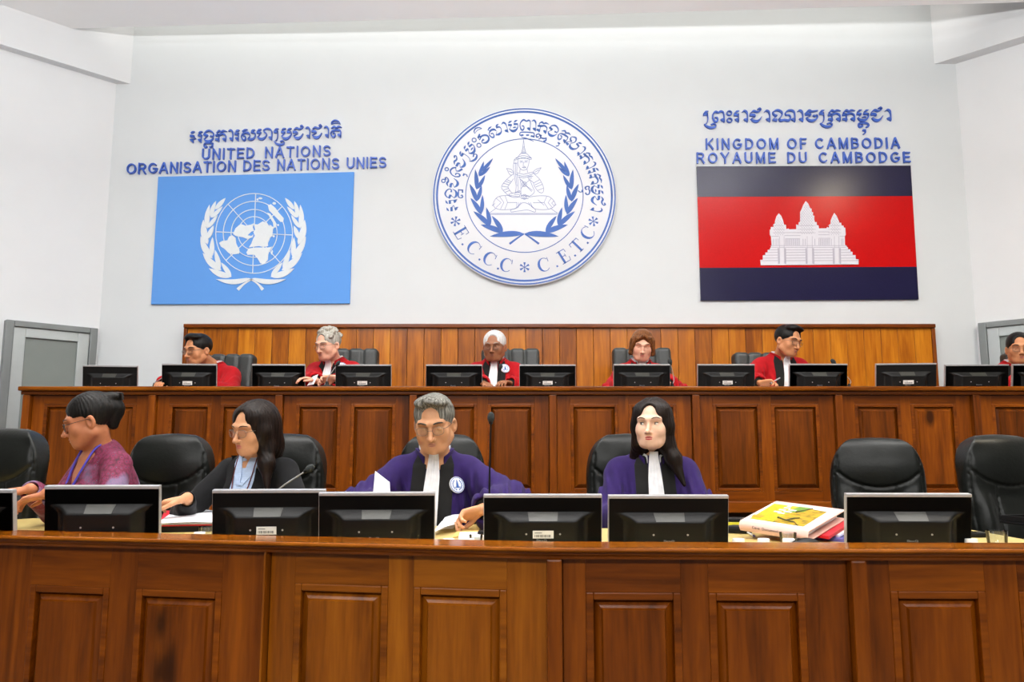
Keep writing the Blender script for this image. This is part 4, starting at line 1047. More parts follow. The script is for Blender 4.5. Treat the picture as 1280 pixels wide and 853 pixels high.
for (x0, x1, ytop, Y, rz, st, lb) in (
    (106, 170, 457, 5.62, 8, False, 'first monitor from the left on the bench, standing before the bare white wall'),
    (204, 270, 455, 5.60, 4, True, 'monitor with a sticker that hides the chest of the leftmost judge'),
    (316, 381, 455.5, 5.58, 2, False, 'monitor without sticker just left of the curly grey-haired judge'),
    (420, 489, 456, 5.56, 0, True, 'monitor with a sticker just right of the curly grey-haired judge'),
    (533, 602.5, 456, 5.55, 0, False, 'monitor without sticker just left of the white-haired judge'),
    (649.5, 719, 456, 5.55, 0, True, 'monitor with a sticker just right of the white-haired judge'),
    (767, 837, 455.5, 5.54, 0, False, 'monitor in front of the red-haired judge'),
    (872, 942.5, 455.5, 5.53, 0, True, 'monitor with a sticker just left of the judge who is writing'),
    (986.5, 1058, 455, 5.53, 0, False, 'monitor just right of the judge who is writing'),
    (1096, 1168, 454.5, 5.50, -5, True, 'monitor with a sticker standing right of the end of the plank panelling'),
    (1182, 1258, 456, 5.46, -3, False, 'monitor without sticker before the bare wall and the door on the right'),
    (1265, 1341, 455.5, 5.46, 0, False, 'monitor cut off by the right edge of the photo on the bench')):
    put_monitor((x0+x1)/2, Y, ytop, BZT, rz, st, lb, g, Wpx(x1-x0, Y)*1.01)
# ================================================================== people
def skin(name, c): 
    m = plain(name, c, .5, noise=.07, nscale=45, bump=.03, spec=.35)
    m.node_tree.nodes['Principled BSDF'].inputs['Subsurface Weight'].default_value = .06
    return m
def hairmat(name, c, c2=None, rough=.42):
    c2 = c2 or [min(1, x*1.9+.012) for x in c]
    m, N, L, B = nt(name)
    tc = N.new('ShaderNodeTexCoord'); mp = N.new('ShaderNodeMapping'); mp.inputs['Scale'].default_value = (90, 90, 9)
    no = N.new('ShaderNodeTexNoise'); no.inputs['Scale'].default_value = 1.6; no.inputs['Detail'].default_value = 5; no.inputs['Distortion'].default_value = .4
    L.new(tc.outputs['Object'], mp.inputs[0]); L.new(mp.outputs[0], no.inputs['Vector'])
    r = N.new('ShaderNodeValToRGB'); r.color_ramp.elements[0].position = .35; r.color_ramp.elements[1].position = .68
    r.color_ramp.elements[0].color = C4(c); r.color_ramp.elements[1].color = C4(c2)
    L.new(no.outputs['Fac'], r.inputs[0]); L.new(r.outputs[0], B.inputs['Base Color']); B.inputs['Roughness'].default_value = rough; B.inputs['Specular IOR Level'].default_value = .18
    b = N.new('ShaderNodeBump'); b.inputs['Strength'].default_value = .5; b.inputs['Distance'].default_value = .004
    L.new(no.outputs['Fac'], b.inputs['Height']); L.new(b.outputs[0], B.inputs['Normal']); return m
def cloth(name, c, rough=.85, sheen=.04):
    return plain(name, c, rough, noise=.10, nscale=26, bump=.12, sheen=sheen, spec=.2)
CL = {'purple': cloth('purple_robe_cloth', srgb(40, 22, 78)), 'red': cloth('red_robe_cloth', srgb(158, 8, 18)), 'black': cloth('black_facing_cloth', srgb(24, 23, 22)),
      'blazer': cloth('black_blazer_cloth', srgb(15, 15, 17)), 'white': cloth('white_bib_cloth', srgb(226, 226, 228), sheen=0), 'shirt': plain('pale_blue_shirt', srgb(172, 192, 222), .8, noise=.12, nscale=70, stretch=(.5, .5, 2), bump=.3),
      'cord': plain('dark_red_cord', srgb(88, 36, 40), .7, noise=.1, nscale=90), 'lanyard': plain('violet_lanyard', srgb(70, 56, 170), .6, noise=.1, nscale=90), 'trousers': cloth('dark_trouser_cloth', srgb(26, 26, 30)),
      'shoe': plain('black_shoe_leather', srgb(18, 18, 18), .35, noise=.1, nscale=50), 'frame': plain('spectacle_metal', srgb(110, 104, 98), .3, .8, noise=.05, nscale=60), 'frame_dark': plain('spectacle_dark', srgb(40, 36, 34), .35, noise=.05, nscale=60),
      'eye': plain('eye_white', srgb(225, 220, 214), .25, noise=.02, nscale=60), 'iris': plain('eye_iris', srgb(40, 28, 20), .2, noise=.1, nscale=90), 'lash': plain('eyelash', srgb(24, 18, 16), .7, noise=.1, nscale=90)}
def blouse_mat():
    m, N, L, B = nt('patterned_blouse_cloth')
    tc = N.new('ShaderNodeTexCoord'); v = N.new('ShaderNodeTexVoronoi'); v.inputs['Scale'].default_value = 66; v.inputs['Randomness'].default_value = .75
    mp = N.new('ShaderNodeMapping'); mp.inputs['Scale'].default_value = (1, 1, .7); L.new(tc.outputs['Object'], mp.inputs[0]); L.new(mp.outputs[0], v.inputs['Vector'])
    r = N.new('ShaderNodeValToRGB'); e = r.color_ramp.elements
    e[0].position = 0; e[0].color = C4(srgb(170, 140, 156)); e[1].position = 1; e[1].color = C4(srgb(44, 14, 32))
    for p_, c_ in ((.14, (38, 26, 42)), (.30, (118, 34, 72)), (.62, (96, 16, 48))):
        k = e.new(p_); k.color = C4(srgb(*c_))
    L.new(v.outputs['Distance'], r.inputs[0])
    n2 = N.new('ShaderNodeTexNoise'); n2.inputs['Scale'].default_value = 9; L.new(tc.outputs['Object'], n2.inputs['Vector'])
    mr = N.new('ShaderNodeMapRange'); mr.inputs[1].default_value = .52; mr.inputs[2].default_value = .66; mr.inputs[4].default_value = .55; L.new(n2.outputs['Fac'], mr.inputs[0])
    mx = N.new('ShaderNodeMix'); mx.data_type = 'RGBA'; L.new(mr.outputs[0], mx.inputs['Factor']); L.new(r.outputs[0], mx.inputs['A']); mx.inputs['B'].default_value = C4(srgb(120, 118, 150))
    L.new(mx.outputs['Result'], B.inputs['Base Color']); B.inputs['Roughness'].default_value = .8; return m
CL['blouse'] = blouse_mat()

def head_prims(F, s=1.0, fem=False, wide=1.0):
    q = lambda *p: tuple(c*s for c in p)
    W = wide
    pr = [ell(q(0, .015, .03), q(.074*W, .095, .085), F), ell(q(0, -.028, -.026), q(.0655*W, .062, .086), F, k=.03*s),
          ell(q(0, -.068, -.090), q(.029*W, .023, .022), F, k=.024*s)]
    for sx in (-1, 1):
        pr += [ell(q(sx*.038*W, -.054, -.028), q(.028, .026, .032), F, k=.02*s), cap(q(sx*.053*W, -.005, -.055), q(sx*.032*W, -.052, -.086), .025*s, .021*s, F, k=.02*s)]
        pr += [cap(q(sx*.012, -.085, .021), q(sx*.045, -.07, .023), .012*s, .011*s, F, k=.014*s)]
    pr += [ell(q(0, -.074, -.058), q(.028, .02, .026), F, k=.018*s)]
    for sx in (-1, 1): pr += [ell(q(sx*.0315, -.1045, .001), q(.021, .029, .017), F, 'sub', .010*s)]
    nz = .9 if fem else 1.0
    pr += [cap(q(0, -.086, .010), q(0, -.108, -.030), .0075*s*nz, .0100*s*nz, F, k=.008*s), ell(q(0, -.112, -.035), q(.0118*nz, .0115, .0098), F, k=.005*s)]
    for sx in (-1, 1):
        pr += [ell(q(sx*.0125*nz, -.098, -.038), q(.0075, .010, .0075), F, k=.005*s)]
        pr += [ell(q(sx*.079*W, .010, -.012), q(.009, .020, .031), F, k=.006*s, R=rotm(sx*-22)), ell(q(sx*.084*W, .004, -.010), q(.006, .010, .017), F, 'sub', .004*s)]
    return pr
def face_parts(root, F, s, skinm, open_=.4, gaze=0.0, brow='lash', lips=(150, 78, 70), glasses=None, female=False, detail=True):
    Mx = F.mat4() @ Matrix.Scale(s, 4)
    for sx in (-1, 1):
        C = Vector((sx*.0315, -.0665, .001)); r = .0128
        mb = MB(); mb.ellipsoid(C, (r, r, r), 14, 0)
        # iris facing forward, turned by the gaze
        d = Vector((math.sin(gaze), -math.cos(gaze), -.25*(1-open_))).normalized(); ic = C+d*(r*.58)
        mb.ellipsoid(ic, (.0070, .0058, .0070), 12, 1)
        mb2 = MB().add([Mx @ Vector(v) for v in mb.v], mb.f); mb2.m = mb.m
        mb2.build('eye', [CL['eye'], CL['iris']], root, smooth=True)
        # upper lid: part of a sphere down to the lid edge
        ed = math.radians(-50+66*open_); rows = []
        for j in range(8):
            el = ed+(math.radians(88)-ed)*j/7; row = []
            for i in range(15):
                az = math.radians(-95+190*i/14); e2 = el-(.12+.10*open_)*(abs(az)/1.6)**2*(1-j/7)
                row.append(Mx @ (C+Vector((math.sin(az)*math.cos(e2), -math.cos(az)*math.cos(e2), math.sin(e2)))*(r*1.07)))
            rows.append(row)
        lid = MB().grid(rows).build('eyelid', skinm, root, smooth=True)
        pts = [Vector(p)+(Vector(p)-(Mx @ C))*.05 for p in rows[0][2:13]]
        MB().tube(pts, [.0004*s]+[(.0016 if female else .0011)*s]*9+[.0004*s], 6).build('eyelash', CL['lash'], lid)
        # lower lid
        rows = []
        for j in range(5):
            el = math.radians(-38-46*j/4); row = []
            for i in range(13):
                az = math.radians(-85+170*i/12); row.append(Mx @ (C+Vector((math.sin(az)*math.cos(el), -math.cos(az)*math.cos(el), math.sin(el)))*(r*1.06)))
            rows.append(row)
        MB().grid(rows, flip=True).build('eyelid', skinm, root, smooth=True)
        w_ = .0021 if female else .0032
        MB().tube([Mx @ Vector(p) for p in ((sx*.013, -.0945, .0225), (sx*.024, -.0965, .0275), (sx*.036, -.092, .0295), (sx*.047, -.083, .027), (sx*.054, -.0745, .022))], [w_*s*.7, w_*s, w_*s, w_*s*.8, w_*s*.3], 6).build('eyebrow', brow if not isinstance(brow, str) else CL[brow], root, smooth=True)
    lm = plain('lip_colour', srgb(*lips), .4, noise=.06, nscale=90)
    mb = MB()
    mb.tube([Mx @ Vector(p) for p in ((-.0255, -.0840, -.0635), (-.013, -.0925, -.0605), (-.004, -.0950, -.0583), (0, -.0948, -.0592), (.004, -.0950, -.0583), (.013, -.0925, -.0605), (.0255, -.0840, -.0635))], [.0006*s, .0028*s, .0036*s, .0034*s, .0036*s, .0028*s, .0006*s], 8)
    mb.tube([Mx @ Vector(p) for p in ((-.024, -.0840, -.0645), (-.012, -.0915, -.0672), (0, -.0938, -.0682), (.012, -.0915, -.0672), (.024, -.0840, -.0645))], [.0006*s, .0034*s, .0042*s, .0034*s, .0006*s], 8)
    mb.build('lips', lm, root, smooth=True)
    if glasses:
        mb = MB(); gl = MB()
        for sx in (-1, 1):
            ring = []
            for k in range(21):
                a = 2*math.pi*k/20; px_ = .0225*math.copysign(abs(math.cos(a))**.75, math.cos(a)); pz_ = .0165*math.copysign(abs(math.sin(a))**.75, math.sin(a))
                ring.append(Vector((sx*.0335+px_, -.1035+.010*((sx*.0335+px_)/.056)**2, -.004+pz_)))
            mb.tube([Mx @ p for p in ring], .0009*s, 6)
            gl.add([Mx @ p for p in ring[:-1]], [tuple(range(20))])
            mb.tube([Mx @ Vector(p) for p in ((sx*.056, -.0935, .004), (sx*.068, -.075, .004), (sx*.0815, .0, .004), (sx*.083, .02, -.012))], .0013*s, 6)
        mb.tube([Mx @ Vector(p) for p in ((-.011, -.1045, -.001), (0, -.1075, .001), (.011, -.1045, -.001))], .0009*s, 6)
        g_ = mb.build('glasses', CL[glasses], root, smooth=True)
        gl.build('lens', M['lens'], g_)
def hand_prims(Wp, d, n, side, curl=(18, 26, 18), s=1.0, spread=.1, thumb=.6):
    """open-ish hand: wrist, direction, palm normal (palm faces n), side=+1 person's left hand"""
    d = np.array(d, float); d /= np.linalg.norm(d); n = np.array(n, float); n -= d*(n@d); n /= np.linalg.norm(n)
    l = np.cross(d, n)            # across the palm
    th = l*(-side)                # thumb side
    Wp = np.array(Wp, float); pr = []
    rot = lambda v, a: v*math.cos(a)+n*math.sin(a)
    offs_ = (.027, .009, -.009, -.026); lens = (.072, .079, .073, .058)
    for i in range(4):
        kb = Wp+d*(.090-.004*abs(i-1))*s+th*offs_[i]*s-n*.002*s
        pr.append(cap(Wp+d*.015*s+th*offs_[i]*.62*s, kb, .0125*s, .0105*s, k=.008*s))
        a = 0; p = kb; L_ = lens[i]*s; dd = d+th*offs_[i]*spread*8
        dd /= np.linalg.norm(dd)
        for j, f_ in enumerate((.45, .30, .25)):
            a += math.radians(curl[j]*(1+.12*i)); v = dd*math.cos(a)+n*math.sin(a); p2 = p+v*L_*f_
            pr.append(cap(p, p2, (.0092, .0083, .0075)[j]*s, (.0083, .0075, .0064)[j]*s, k=.003*s)); p = p2
    Rm = np.stack([th, d, n], 1); pr.append(ell(Wp+d*.052*s, (.038*s, .052*s, .0135*s), I0, k=.008, R=Rm))
    b = Wp+d*.028*s+th*.022*s+n*.004*s; v1 = d*.62+th*.62+n*.30*thumb; v1 /= np.linalg.norm(v1); m1 = b+v1*.040*s
    v2 = d*.88+th*.15+n*.45*thumb; v2 /= np.linalg.norm(v2); m2 = m1+v2*.030*s; v3 = d*.95-th*.05+n*.4*thumb; v3 /= np.linalg.norm(v3)
    pr += [cap(Wp+d*.015*s+th*.012*s, b, .014*s, .0135*s, k=.008*s), cap(b, m1, .0125*s, .0105*s, k=.005*s), cap(m1, m2, .0102*s, .0092*s, k=.003*s), cap(m2, m2+v3*.024*s, .0092*s, .0075*s, k=.003*s)]
    return pr
def elbow(S, Wp, l1, l2, pole):
    S, Wp, pole = (np.array(v, float) for v in (S, Wp, pole)); v = Wp-S; D = np.linalg.norm(v)
    if D > (l1+l2)*.995: Wp = S+v/D*(l1+l2)*.995; D = (l1+l2)*.995; v = Wp-S
    u = v/D; a = (l1*l1-l2*l2+D*D)/(2*D); h = math.sqrt(max(l1*l1-a*a, 1e-6))
    p = pole-u*(pole@u); p /= np.linalg.norm(p); return S+u*a+p*h, Wp
def strip(name, field, rows, off, th, mat, parent, nx=6, nz=26, pleat=0.0, npl=4, ang=None):
    """cloth strip lying on the front of a field; rows: (z, x_left, x_right) from top to bottom"""
    zs_ = [r[0] for r in rows]; T = np.linspace(0, 1, nz); src = np.linspace(0, 1, len(rows))
    Z = np.interp(T, src, zs_); XL_ = np.interp(T, src, [r[1] for r in rows]); XR_ = np.interp(T, src, [r[2] for r in rows])
    U = np.linspace(0, 1, nx); X = XL_[:, None]+(XR_-XL_)[:, None]*U[None]; Zg = np.repeat(Z[:, None], nx, 1)
    Y = field.front(X, Zg)
    # fill gaps and never let the cloth sink behind its surroundings
    for j in range(nz):
        r_ = Y[j]; bad = np.isnan(r_)
        if bad.all(): Y[j] = Y[j-1] if j else 0
        elif bad.any(): r_[bad] = np.nanmin(r_)
    for _ in range(2):
        Y[1:-1] = np.minimum(Y[1:-1], (Y[:-2]+Y[2:])/2*.5+Y[1:-1]*.5)
    Yf = Y-off-th-pleat*(.5-.5*np.cos(U*2*math.pi*npl))[None]*np.minimum(1, T*6)[:, None]; Yb = Y-off
    fr = [[(X[j, i], Yf[j, i], Zg[j, i]) for i in range(nx)] for j in range(nz)]; bk = [[(X[j, i], Yb[j, i], Zg[j, i]) for i in range(nx)] for j in range(nz)]
    mb = MB().grid(fr, flip=True).grid(bk)
    o = nx*nz
    for j in range(nz-1):
        for i in (0, nx-1): mb.f.append((j*nx+i, (j+1)*nx+i, o+(j+1)*nx+i, o+j*nx+i)); mb.m.append(0)
    for i in range(nx-1):
        for j in (0, nz-1): mb.f.append((j*nx+i, j*nx+i+1, o+j*nx+i+1, o+j*nx+i)); mb.m.append(0)
    return mb.build(name, mat, parent, smooth=True, ang=50)
def ribbon(name, field, pts, w_, off, mat, parent):
    """narrow tape following (x,z) points over the front of a field"""
    q = catmull([(p[0], p[1], 0) for p in pts], 5); x = np.array([p[0] for p in q]); z = np.array([p[1] for p in q])
    y = field.front(x, z); y = np.where(np.isnan(y), np.nanmax(y), y)-off
    return MB().tube([(a, b, c) for a, b, c in zip(x, y, z)], w_, 6).build(name, mat, parent, smooth=True)
def collar(name, c, rx, ry, z0, z1, gap, mat, parent, flare=.008, th=.006, drop=.03):
    """standing band round the neck, open by gap degrees at the front, lower there"""
    rows_o, rows_i = [], []; N_ = 40
    for j in range(4):
        t = j/3; ro, ri = [], []
        for i in range(N_+1):
            a = math.radians(gap/2+(360-gap)*i/N_-90); fr = max(0, -math.sin(a))**2
            z = z0+(z1-z0)*t-drop*fr; k = 1+flare*t/rx
            for lst, e in ((ro, th), (ri, 0)): lst.append((c[0]+(rx+e)*k*math.cos(a), c[1]+(ry+e)*k*math.sin(a)-.02*fr*(1-t*.6), z))
        rows_o.append(ro); rows_i.append(ri)
    mb = MB().grid(rows_o).grid(rows_i, flip=True)
    mb.grid([rows_o[-1], rows_i[-1]]); mb.grid([rows_o[0], rows_i[0]], flip=True)
    mb.grid([[r[0] for r in rows_o], [r[0] for r in rows_i]]); mb.grid([[r[-1] for r in rows_o], [r[-1] for r in rows_i]])
    return mb.build(name, mat, parent, smooth=True, ang=60)
def folds(lo, hi, amp, fx, fz, ztop):
    def fn(X, Y, Z):
        r_ = np.clip((ztop-Z)/.12, 0, 1)*(.35+.65*np.clip((np.abs(X)-.09)/.07, 0, 1))
        return (amp*r_*(np.sin(fx*X+5*np.sin(2.3*Z*3+X*4)+fz*Z)*.6+np.sin(fx*1.7*X-9*Y+4*Z)*.4)+0*Y).astype(np.float32)
    return dict(lo=np.array(lo, float), hi=np.array(hi, float), fn=fn, op='disp', k=0, nobb=True)

def person(cfg):
    s = cfg.get('s', 1.0); h = cfg.get('res', .004); fem = cfg.get('fem', False)
    hw = P(*cfg['head']); fz = cfg['floor']; yaw = math.radians(cfg.get('yaw', 0))
    lean = cfg.get('lean', .06)
    Rz = Matrix.Rotation(yaw, 3, 'Z'); hl = Vector((cfg.get('hx', 0), -lean, hw.z-fz)); ro = hw-Rz @ hl
    root = empty('person', (ro.x, ro.y, fz), yaw, cfg['label'], 'person', cfg.get('group'))
    def loc(wp): return np.array(Rz.inverted() @ (Vector(wp)-Vector((ro.x, ro.y, fz))))
    hz = hl.z; HF = Frame(hl, rotm(*cfg.get('turn', (0, 10, 0)))); sk = cfg['skin']
    sw = cfg.get('sw', .130 if fem else .145); zs = hz-cfg.get('drop', .15)*s
    neck0 = HF.w((0, .018*s, -.05*s)); neckb = np.array((0, .045-lean*.3, zs+.035)); nr = (.050 if fem else .057)*s
    body = []
    body += [ell((0, .10, .55), (.17, .13, .13)), cap((0, .09, .60), (0, .07, zs-.10), .13, .125, k=.05), ell((0, .06, zs-.10), (sw*.92, .10, .15), k=.04),
             cap((-sw*.8, .055, zs-.026), (0, .055, zs), .05*s, k=.04), cap((sw*.8, .055, zs-.026), (0, .055, zs), .05*s, k=.04), cap(neckb+np.array((0, 0, -.03)), neckb, .075*s, nr*1.1, k=.03), cap(neckb, neck0, nr*1.05, nr*.95, k=.02)]
    legs = []
    for sx in (-1, 1):
        hip = (sx*.09, .06, .53); kn = (sx*.11, -.36, .50); an = (sx*.12, -.32, .10)
        body += [cap(hip, kn, .082, .058, k=.03), cap(kn, an, .055, .038, k=.02)]
        legs.append((hip, kn, an))
    body += head_prims(HF, s, fem, cfg.get('wide', 1.0))
    arms = []
    for sx, key in ((-1, 'rh'), (1, 'lh')):
        a = cfg.get(key, {}); S = np.array((sx*sw, .055, zs-.030))
        w_ = loc(a['w']) if 'w' in a else np.array((sx*.13, -.34, cfg['table']-fz+.05))
        E, w_ = elbow(S, w_, .29*s, .255*s, a.get('pole', (sx*cfg.get('elbows', .55), .35, -.9)))
        d = w_-E; d /= np.linalg.norm(d); hd = np.array(Rz.inverted() @ Vector(a['d'])) if 'd' in a else d+np.array((0, -.25, -.15))
        nn = np.array(Rz.inverted() @ Vector(a['n'])) if 'n' in a else np.array((0., 0., -1.))
        body += [cap(S, E, .047*s, .037*s, k=.02), cap(E, w_+d*.005, .039*s, .0225*s, k=.012)]
        body += hand_prims(w_, hd, nn, sx, a.get('curl', (18, 26, 18)), s*.95)
        arms.append((S, E, w_, sx))
    npmesh('body', *Field(body, h).mesh(), sk, root)
    face_parts(root, HF, s, sk, cfg.get('eyes', .3), cfg.get('gaze', 0), cfg.get('brow', 'lash'), cfg.get('lips', (160, 92, 82)), cfg.get('glasses'), fem)
    # hair
    hp = []
    q = lambda *p: tuple(c*s for c in p); kind = cfg['hair']; W = cfg.get('wide', 1.0)
    hp += [ell(q(0, .018, .037), q(.083*W, .103, .089), HF)]
    if kind in ('short', 'curly', 'side'):
        if kind == 'side': hp += [ell(q(.018, -.040, .108), q(.058, .042, .020), HF, k=.02, R=rotm(0, 0, 12)), ell(q(-.035, -.03, .100), q(.035, .04, .02), HF, k=.02)]
        hp += [ell(q(0, -.115, -.030), q(.066*W, .080, .110), HF, 'sub', .006), ell(q(cfg.get('part', .0), -.112, .062), q(.052*W, .062, .042), HF, 'sub', .010)]
        if kind == 'curly':
            for i in range(60):
                a_, b_ = random.uniform(-math.pi, math.pi), random.uniform(.1, 1.4)
                x, y, z = math.sin(a_)*math.sin(b_), math.cos(a_)*math.sin(b_), math.cos(b_)
                if y < -.62 and z < .75: continue
                hp.append(ell(q(x*.084, .018+y*.102, .04+z*.089), q(.017, .017, .015), HF, k=.005))
        def low(X, Y, Z, F=HF):
            dx, dy, dz = X-F.o[0], Y-F.o[1], Z-F.o[2]; y = (F.R[0, 1]*dx+F.R[1, 1]*dy+F.R[2, 1]*dz)/s; z = (F.R[0, 2]*dx+F.R[1, 2]*dy+F.R[2, 2]*dz)/s
            return ((-.058+np.clip((.035-y)/.06, 0, 1)*.050-z)*s).astype(np.float32)
        hp.append(dict(lo=HF.o-.3, hi=HF.o+.3, fn=low, op='cut', k=0, nobb=True))
        for sx in (-1, 1): hp.append(ell(q(sx*.088*W, .006, -.020), q(.022, .025, .036), HF, 'sub', .004))
    elif kind == 'bun':
        hp += [ell(q(0, -.112, -.035), q(.066, .074, .110), HF, 'sub', .008)]
        def low(X, Y, Z, F=HF):
            dx, dy, dz = X-F.o[0], Y-F.o[1], Z-F.o[2]; y = (F.R[0, 1]*dx+F.R[1, 1]*dy+F.R[2, 1]*dz)/s; z = (F.R[0, 2]*dx+F.R[1, 2]*dy+F.R[2, 2]*dz)/s
            return ((-.052+np.clip((.05-y)/.07, 0, 1)*.075-z)*s).astype(np.float32)
        hp.append(dict(lo=HF.o-.3, hi=HF.o+.3, fn=low, op='cut', k=0, nobb=True))
        for sx in (-1, 1): hp.append(ell(q(sx*.088, .006, -.018), q(.022, .024, .034), HF, 'sub', .004))
        hp += [ell(q(0, .108, .030), q(.042, .036, .052), HF, k=.015), ell(q(0, .100, .075), q(.04, .035, .026), HF, k=.012), cap(q(-.02, .12, .0), q(.02, .128, .07), .018*s, .02*s, HF, k=.008), cap(q(0, .11, .02), q(0, .085, -.045), .036*s, .022*s, HF, k=.02)]
    elif kind == 'bob':
        hp += [ell(q(0, .03, .0), q(.092, .085, .082), HF, k=.02)]
        for sx in (-1, 1): hp += [cap(q(sx*.070, -.025, .045), q(sx*.082, -.022, -.058), .024*s, .020*s, HF, k=.02), cap(q(sx*.05, -.07, .070), q(sx*.074, -.045, -.02), .018*s, .014*s, HF, k=.015)]
        hp += [ell(q(0, -.115, -.042), q(.056, .080, .112), HF, 'sub', .008), cap(q(.012, -.078, .088), q(.055, -.075, .040), .014*s, .008*s, HF, k=.01), cap(q(.0, -.078, .090), q(-.05, -.078, .055), .013*s, .008*s, HF, k=.01)]
    elif kind == 'long':
        L_ = cfg.get('hairlen', .25); hv = np.array((hl.x, hl.y, hz))
        hp += [ell(q(0, .022, .030), q(.087, .102, .094), HF, k=.02), ell(q(0, .045, -.03), q(.084, .075, .10), HF, k=.03)]
        for sx, key in ((-1, 'r'), (1, 'l')):
            fr = cfg.get('front_'+key, .0); ou = cfg.get('out_'+key, .02); ln = cfg.get('len_'+key, L_)
            p0 = HF.w(q(sx*.048, -.022, .060)); p1 = HF.w(q(sx*.061, -.012, -.010)); p2 = HF.w(q(sx*.060, .002, -.085)); p3 = hv+np.array((sx*(.068+ou*.4)+(p2[0]-hv[0]-sx*.066)*.5, .015-fr*.6, -.155*s)); bk = cfg.get('back_'+key, 0); p3[1] += bk; p4 = hv+np.array((sx*(.070+ou), .01-fr+bk, -ln*s))
            hp += chain([p0, p1, p2, p3, p4], [.036*s, .036*s, .036*s, .034*s, .008*s], I0, 'add', .025)
        hp += chain([HF.w(q(0, .07, .0)), HF.w(q(0, .07, -.09)), hv+np.array((0, .115, -.16)), hv+np.array((0, .125, -L_*s))], [.06*s, .065*s, .06*s, .035*s], I0, 'add', .03)
        hp += [ell(q(0, -.100, -.035), q(.0575, .082, .114), HF, 'sub', .007), ell(q(0, -.105, .058), q(.034, .062, .040), HF, 'sub', .012)]
        hp += chain([HF.w(q(0, -.09, -.08)), hv+np.array((0, -.085, -.20)), hv+np.array((0, -.12, -.34))], [.052*s, .050*s, .05*s], I0, 'sub', .012)
        hp += chain([HF.w(q(-.006, -.088, .105)), HF.w(q(-.006, .02, .132))], .005*s, I0, 'sub', .014)
    if cfg.get('bald'): pass
    def strands(X, Y, Z, F=HF):
        dx, dy, dz = X-F.o[0], Y-F.o[1], Z-F.o[2]; x = F.R[0, 0]*dx+F.R[1, 0]*dy+F.R[2, 0]*dz; y = F.R[0, 1]*dx+F.R[1, 1]*dy+F.R[2, 1]*dz
        a_ = np.arctan2(x, y+.02)
        return (.0007*np.sin(38*a_+np.sin(24*dz)*1.5)+0*Z).astype(np.float32)
    if kind != 'curly': hp.append(dict(lo=HF.o-.5, hi=HF.o+.5, fn=strands, op='disp', k=0, nobb=True))
    npmesh('hair', *Field(hp, h*.85).mesh(), cfg['hairmat'], root)
    if kind == 'bun':
        mb = MB(); Mh = HF.mat4()
        for k in range(4): mb.tube([Mh @ Vector(q(-.01+.01*k, .132, .088)), Mh @ Vector(q(-.012+.012*k, .155, .078)), Mh @ Vector(q(-.01+.01*k, .150, .05))], .004*s, 6)
        mb.build('hair_clip', CL['frame_dark'], root, smooth=True)
    # clothes
    out = cfg['outfit']; tbl = cfg['table']-fz
    if out in ('purple', 'red'):
        rp = [cap((-sw*.95, .06, zs-.034), (0, .06, zs+.004), .060*s, .072*s, k=.03), cap((sw*.95, .06, zs-.034), (0, .06, zs+.004), .060*s, .072*s, k=.03), cap((0, .06, zs-.01), (0, .055, zs+.022), .092*s, .072*s, k=.05), ell((0, .055, zs-.16), (sw*1.25, .135, .22), k=.05), cap((0, .07, zs-.2), (0, .06, .58), .165, .18, k=.06)]
        for hip, kn, an in legs: rp += [cap(hip, kn, .115, .09, k=.05), cap(kn, an, .09, .10, k=.03)]
        rt = list(rp)
        for S, E, w_, sx in arms:
            d = w_-E; L_ = np.linalg.norm(d); d /= L_
            rp += [ell(S+np.array((sx*.012, 0, -.02)), (.066, .076, .072), k=.03), cap(S, E, .064*s, .084*s, k=.03), cap(E, w_-d*.055, .086*s, .074*s, k=.03), cap(E+np.array((0, 0, -.03)), w_-d*.08+np.array((0, 0, -.035)), .075*s, .062*s, k=.03)]
        rp.append(folds((-1, -1, 0), (1, 1, 3), (.0085 if h < .005 else .0085), 120, 8, zs+.02))
        # opening for the hands: hollow cuffs
        for S, E, w_, sx in arms:
            d = w_-E; d /= np.linalg.norm(d); rp.append(cap(w_-d*.075, w_+d*.06, .040*s, .046*s, op='sub', k=.01))
        neck_cut = [cap((0, .035, zs+.02), (0, .02, zs+.2), .056*s, .072*s, op='sub', k=.006)]
        fld = Field(rp+neck_cut, h*1.4)
        rb = npmesh('robe', *fld.mesh(), CL[out], root)
        fs0 = Field(rt, .008)
        fs = Field(rt+[cap(neckb, neck0, nr*1.15, nr*1.08, k=.02)], .008)
        for S, E, w_, sx in arms:       # black inner cuff
            d = w_-E; d /= np.linalg.norm(d)
            a1, a2 = w_-d*.11, w_-d*.008
            MB().tube([a1, a1+(a2-a1)*.6, a2], [.040*s, .040*s, .037*s], 18).build('inner_cuff', CL['black'], root, smooth=True)
        zt = zs+.055*s; zb = max(tbl-.10, zs-.52)
        fw = cfg.get('facing', (.034, .090)); sk_ = cfg.get('skew', 0)
        for sx in (-1, 1):
            a_, b_ = fw
            rows = [(zt-.012, sx*a_*1.0, sx*b_*.80), (zs+.00, sx*a_*.9+sk_*.1, sx*b_*.98+sk_*.1), (zs-.2, sx*a_*.9+sk_*.5, sx*b_+sk_*.5), (zb, sx*a_*.9+sk_, sx*b_*.95+sk_)]
            strip('black_facing', fs0, rows, .001, .006, CL['black'], root, 7, 34)
        bw = .023; jl = cfg.get('bib', .36)
        rows = [(zs+.062*s, -bw*.8, bw*.8), (zs-.05, -bw*1.35+sk_*.15, bw*1.25+sk_*.15), (zs-jl*.6, -bw*1.9+sk_*.7, bw*1.5+sk_*.7), (zs-jl, -bw*2.3+sk_, bw*1.6+sk_)]
        strip('white_bib', fs, rows, .009, .004, CL['white'], root, 31, 30, .0016, 4)
        collar('shirt_collar', (0, .035, 0), .060*s, .066*s, zs+.015, zs+.082*s, 50, CL['white'], root, .004, .004, .045)
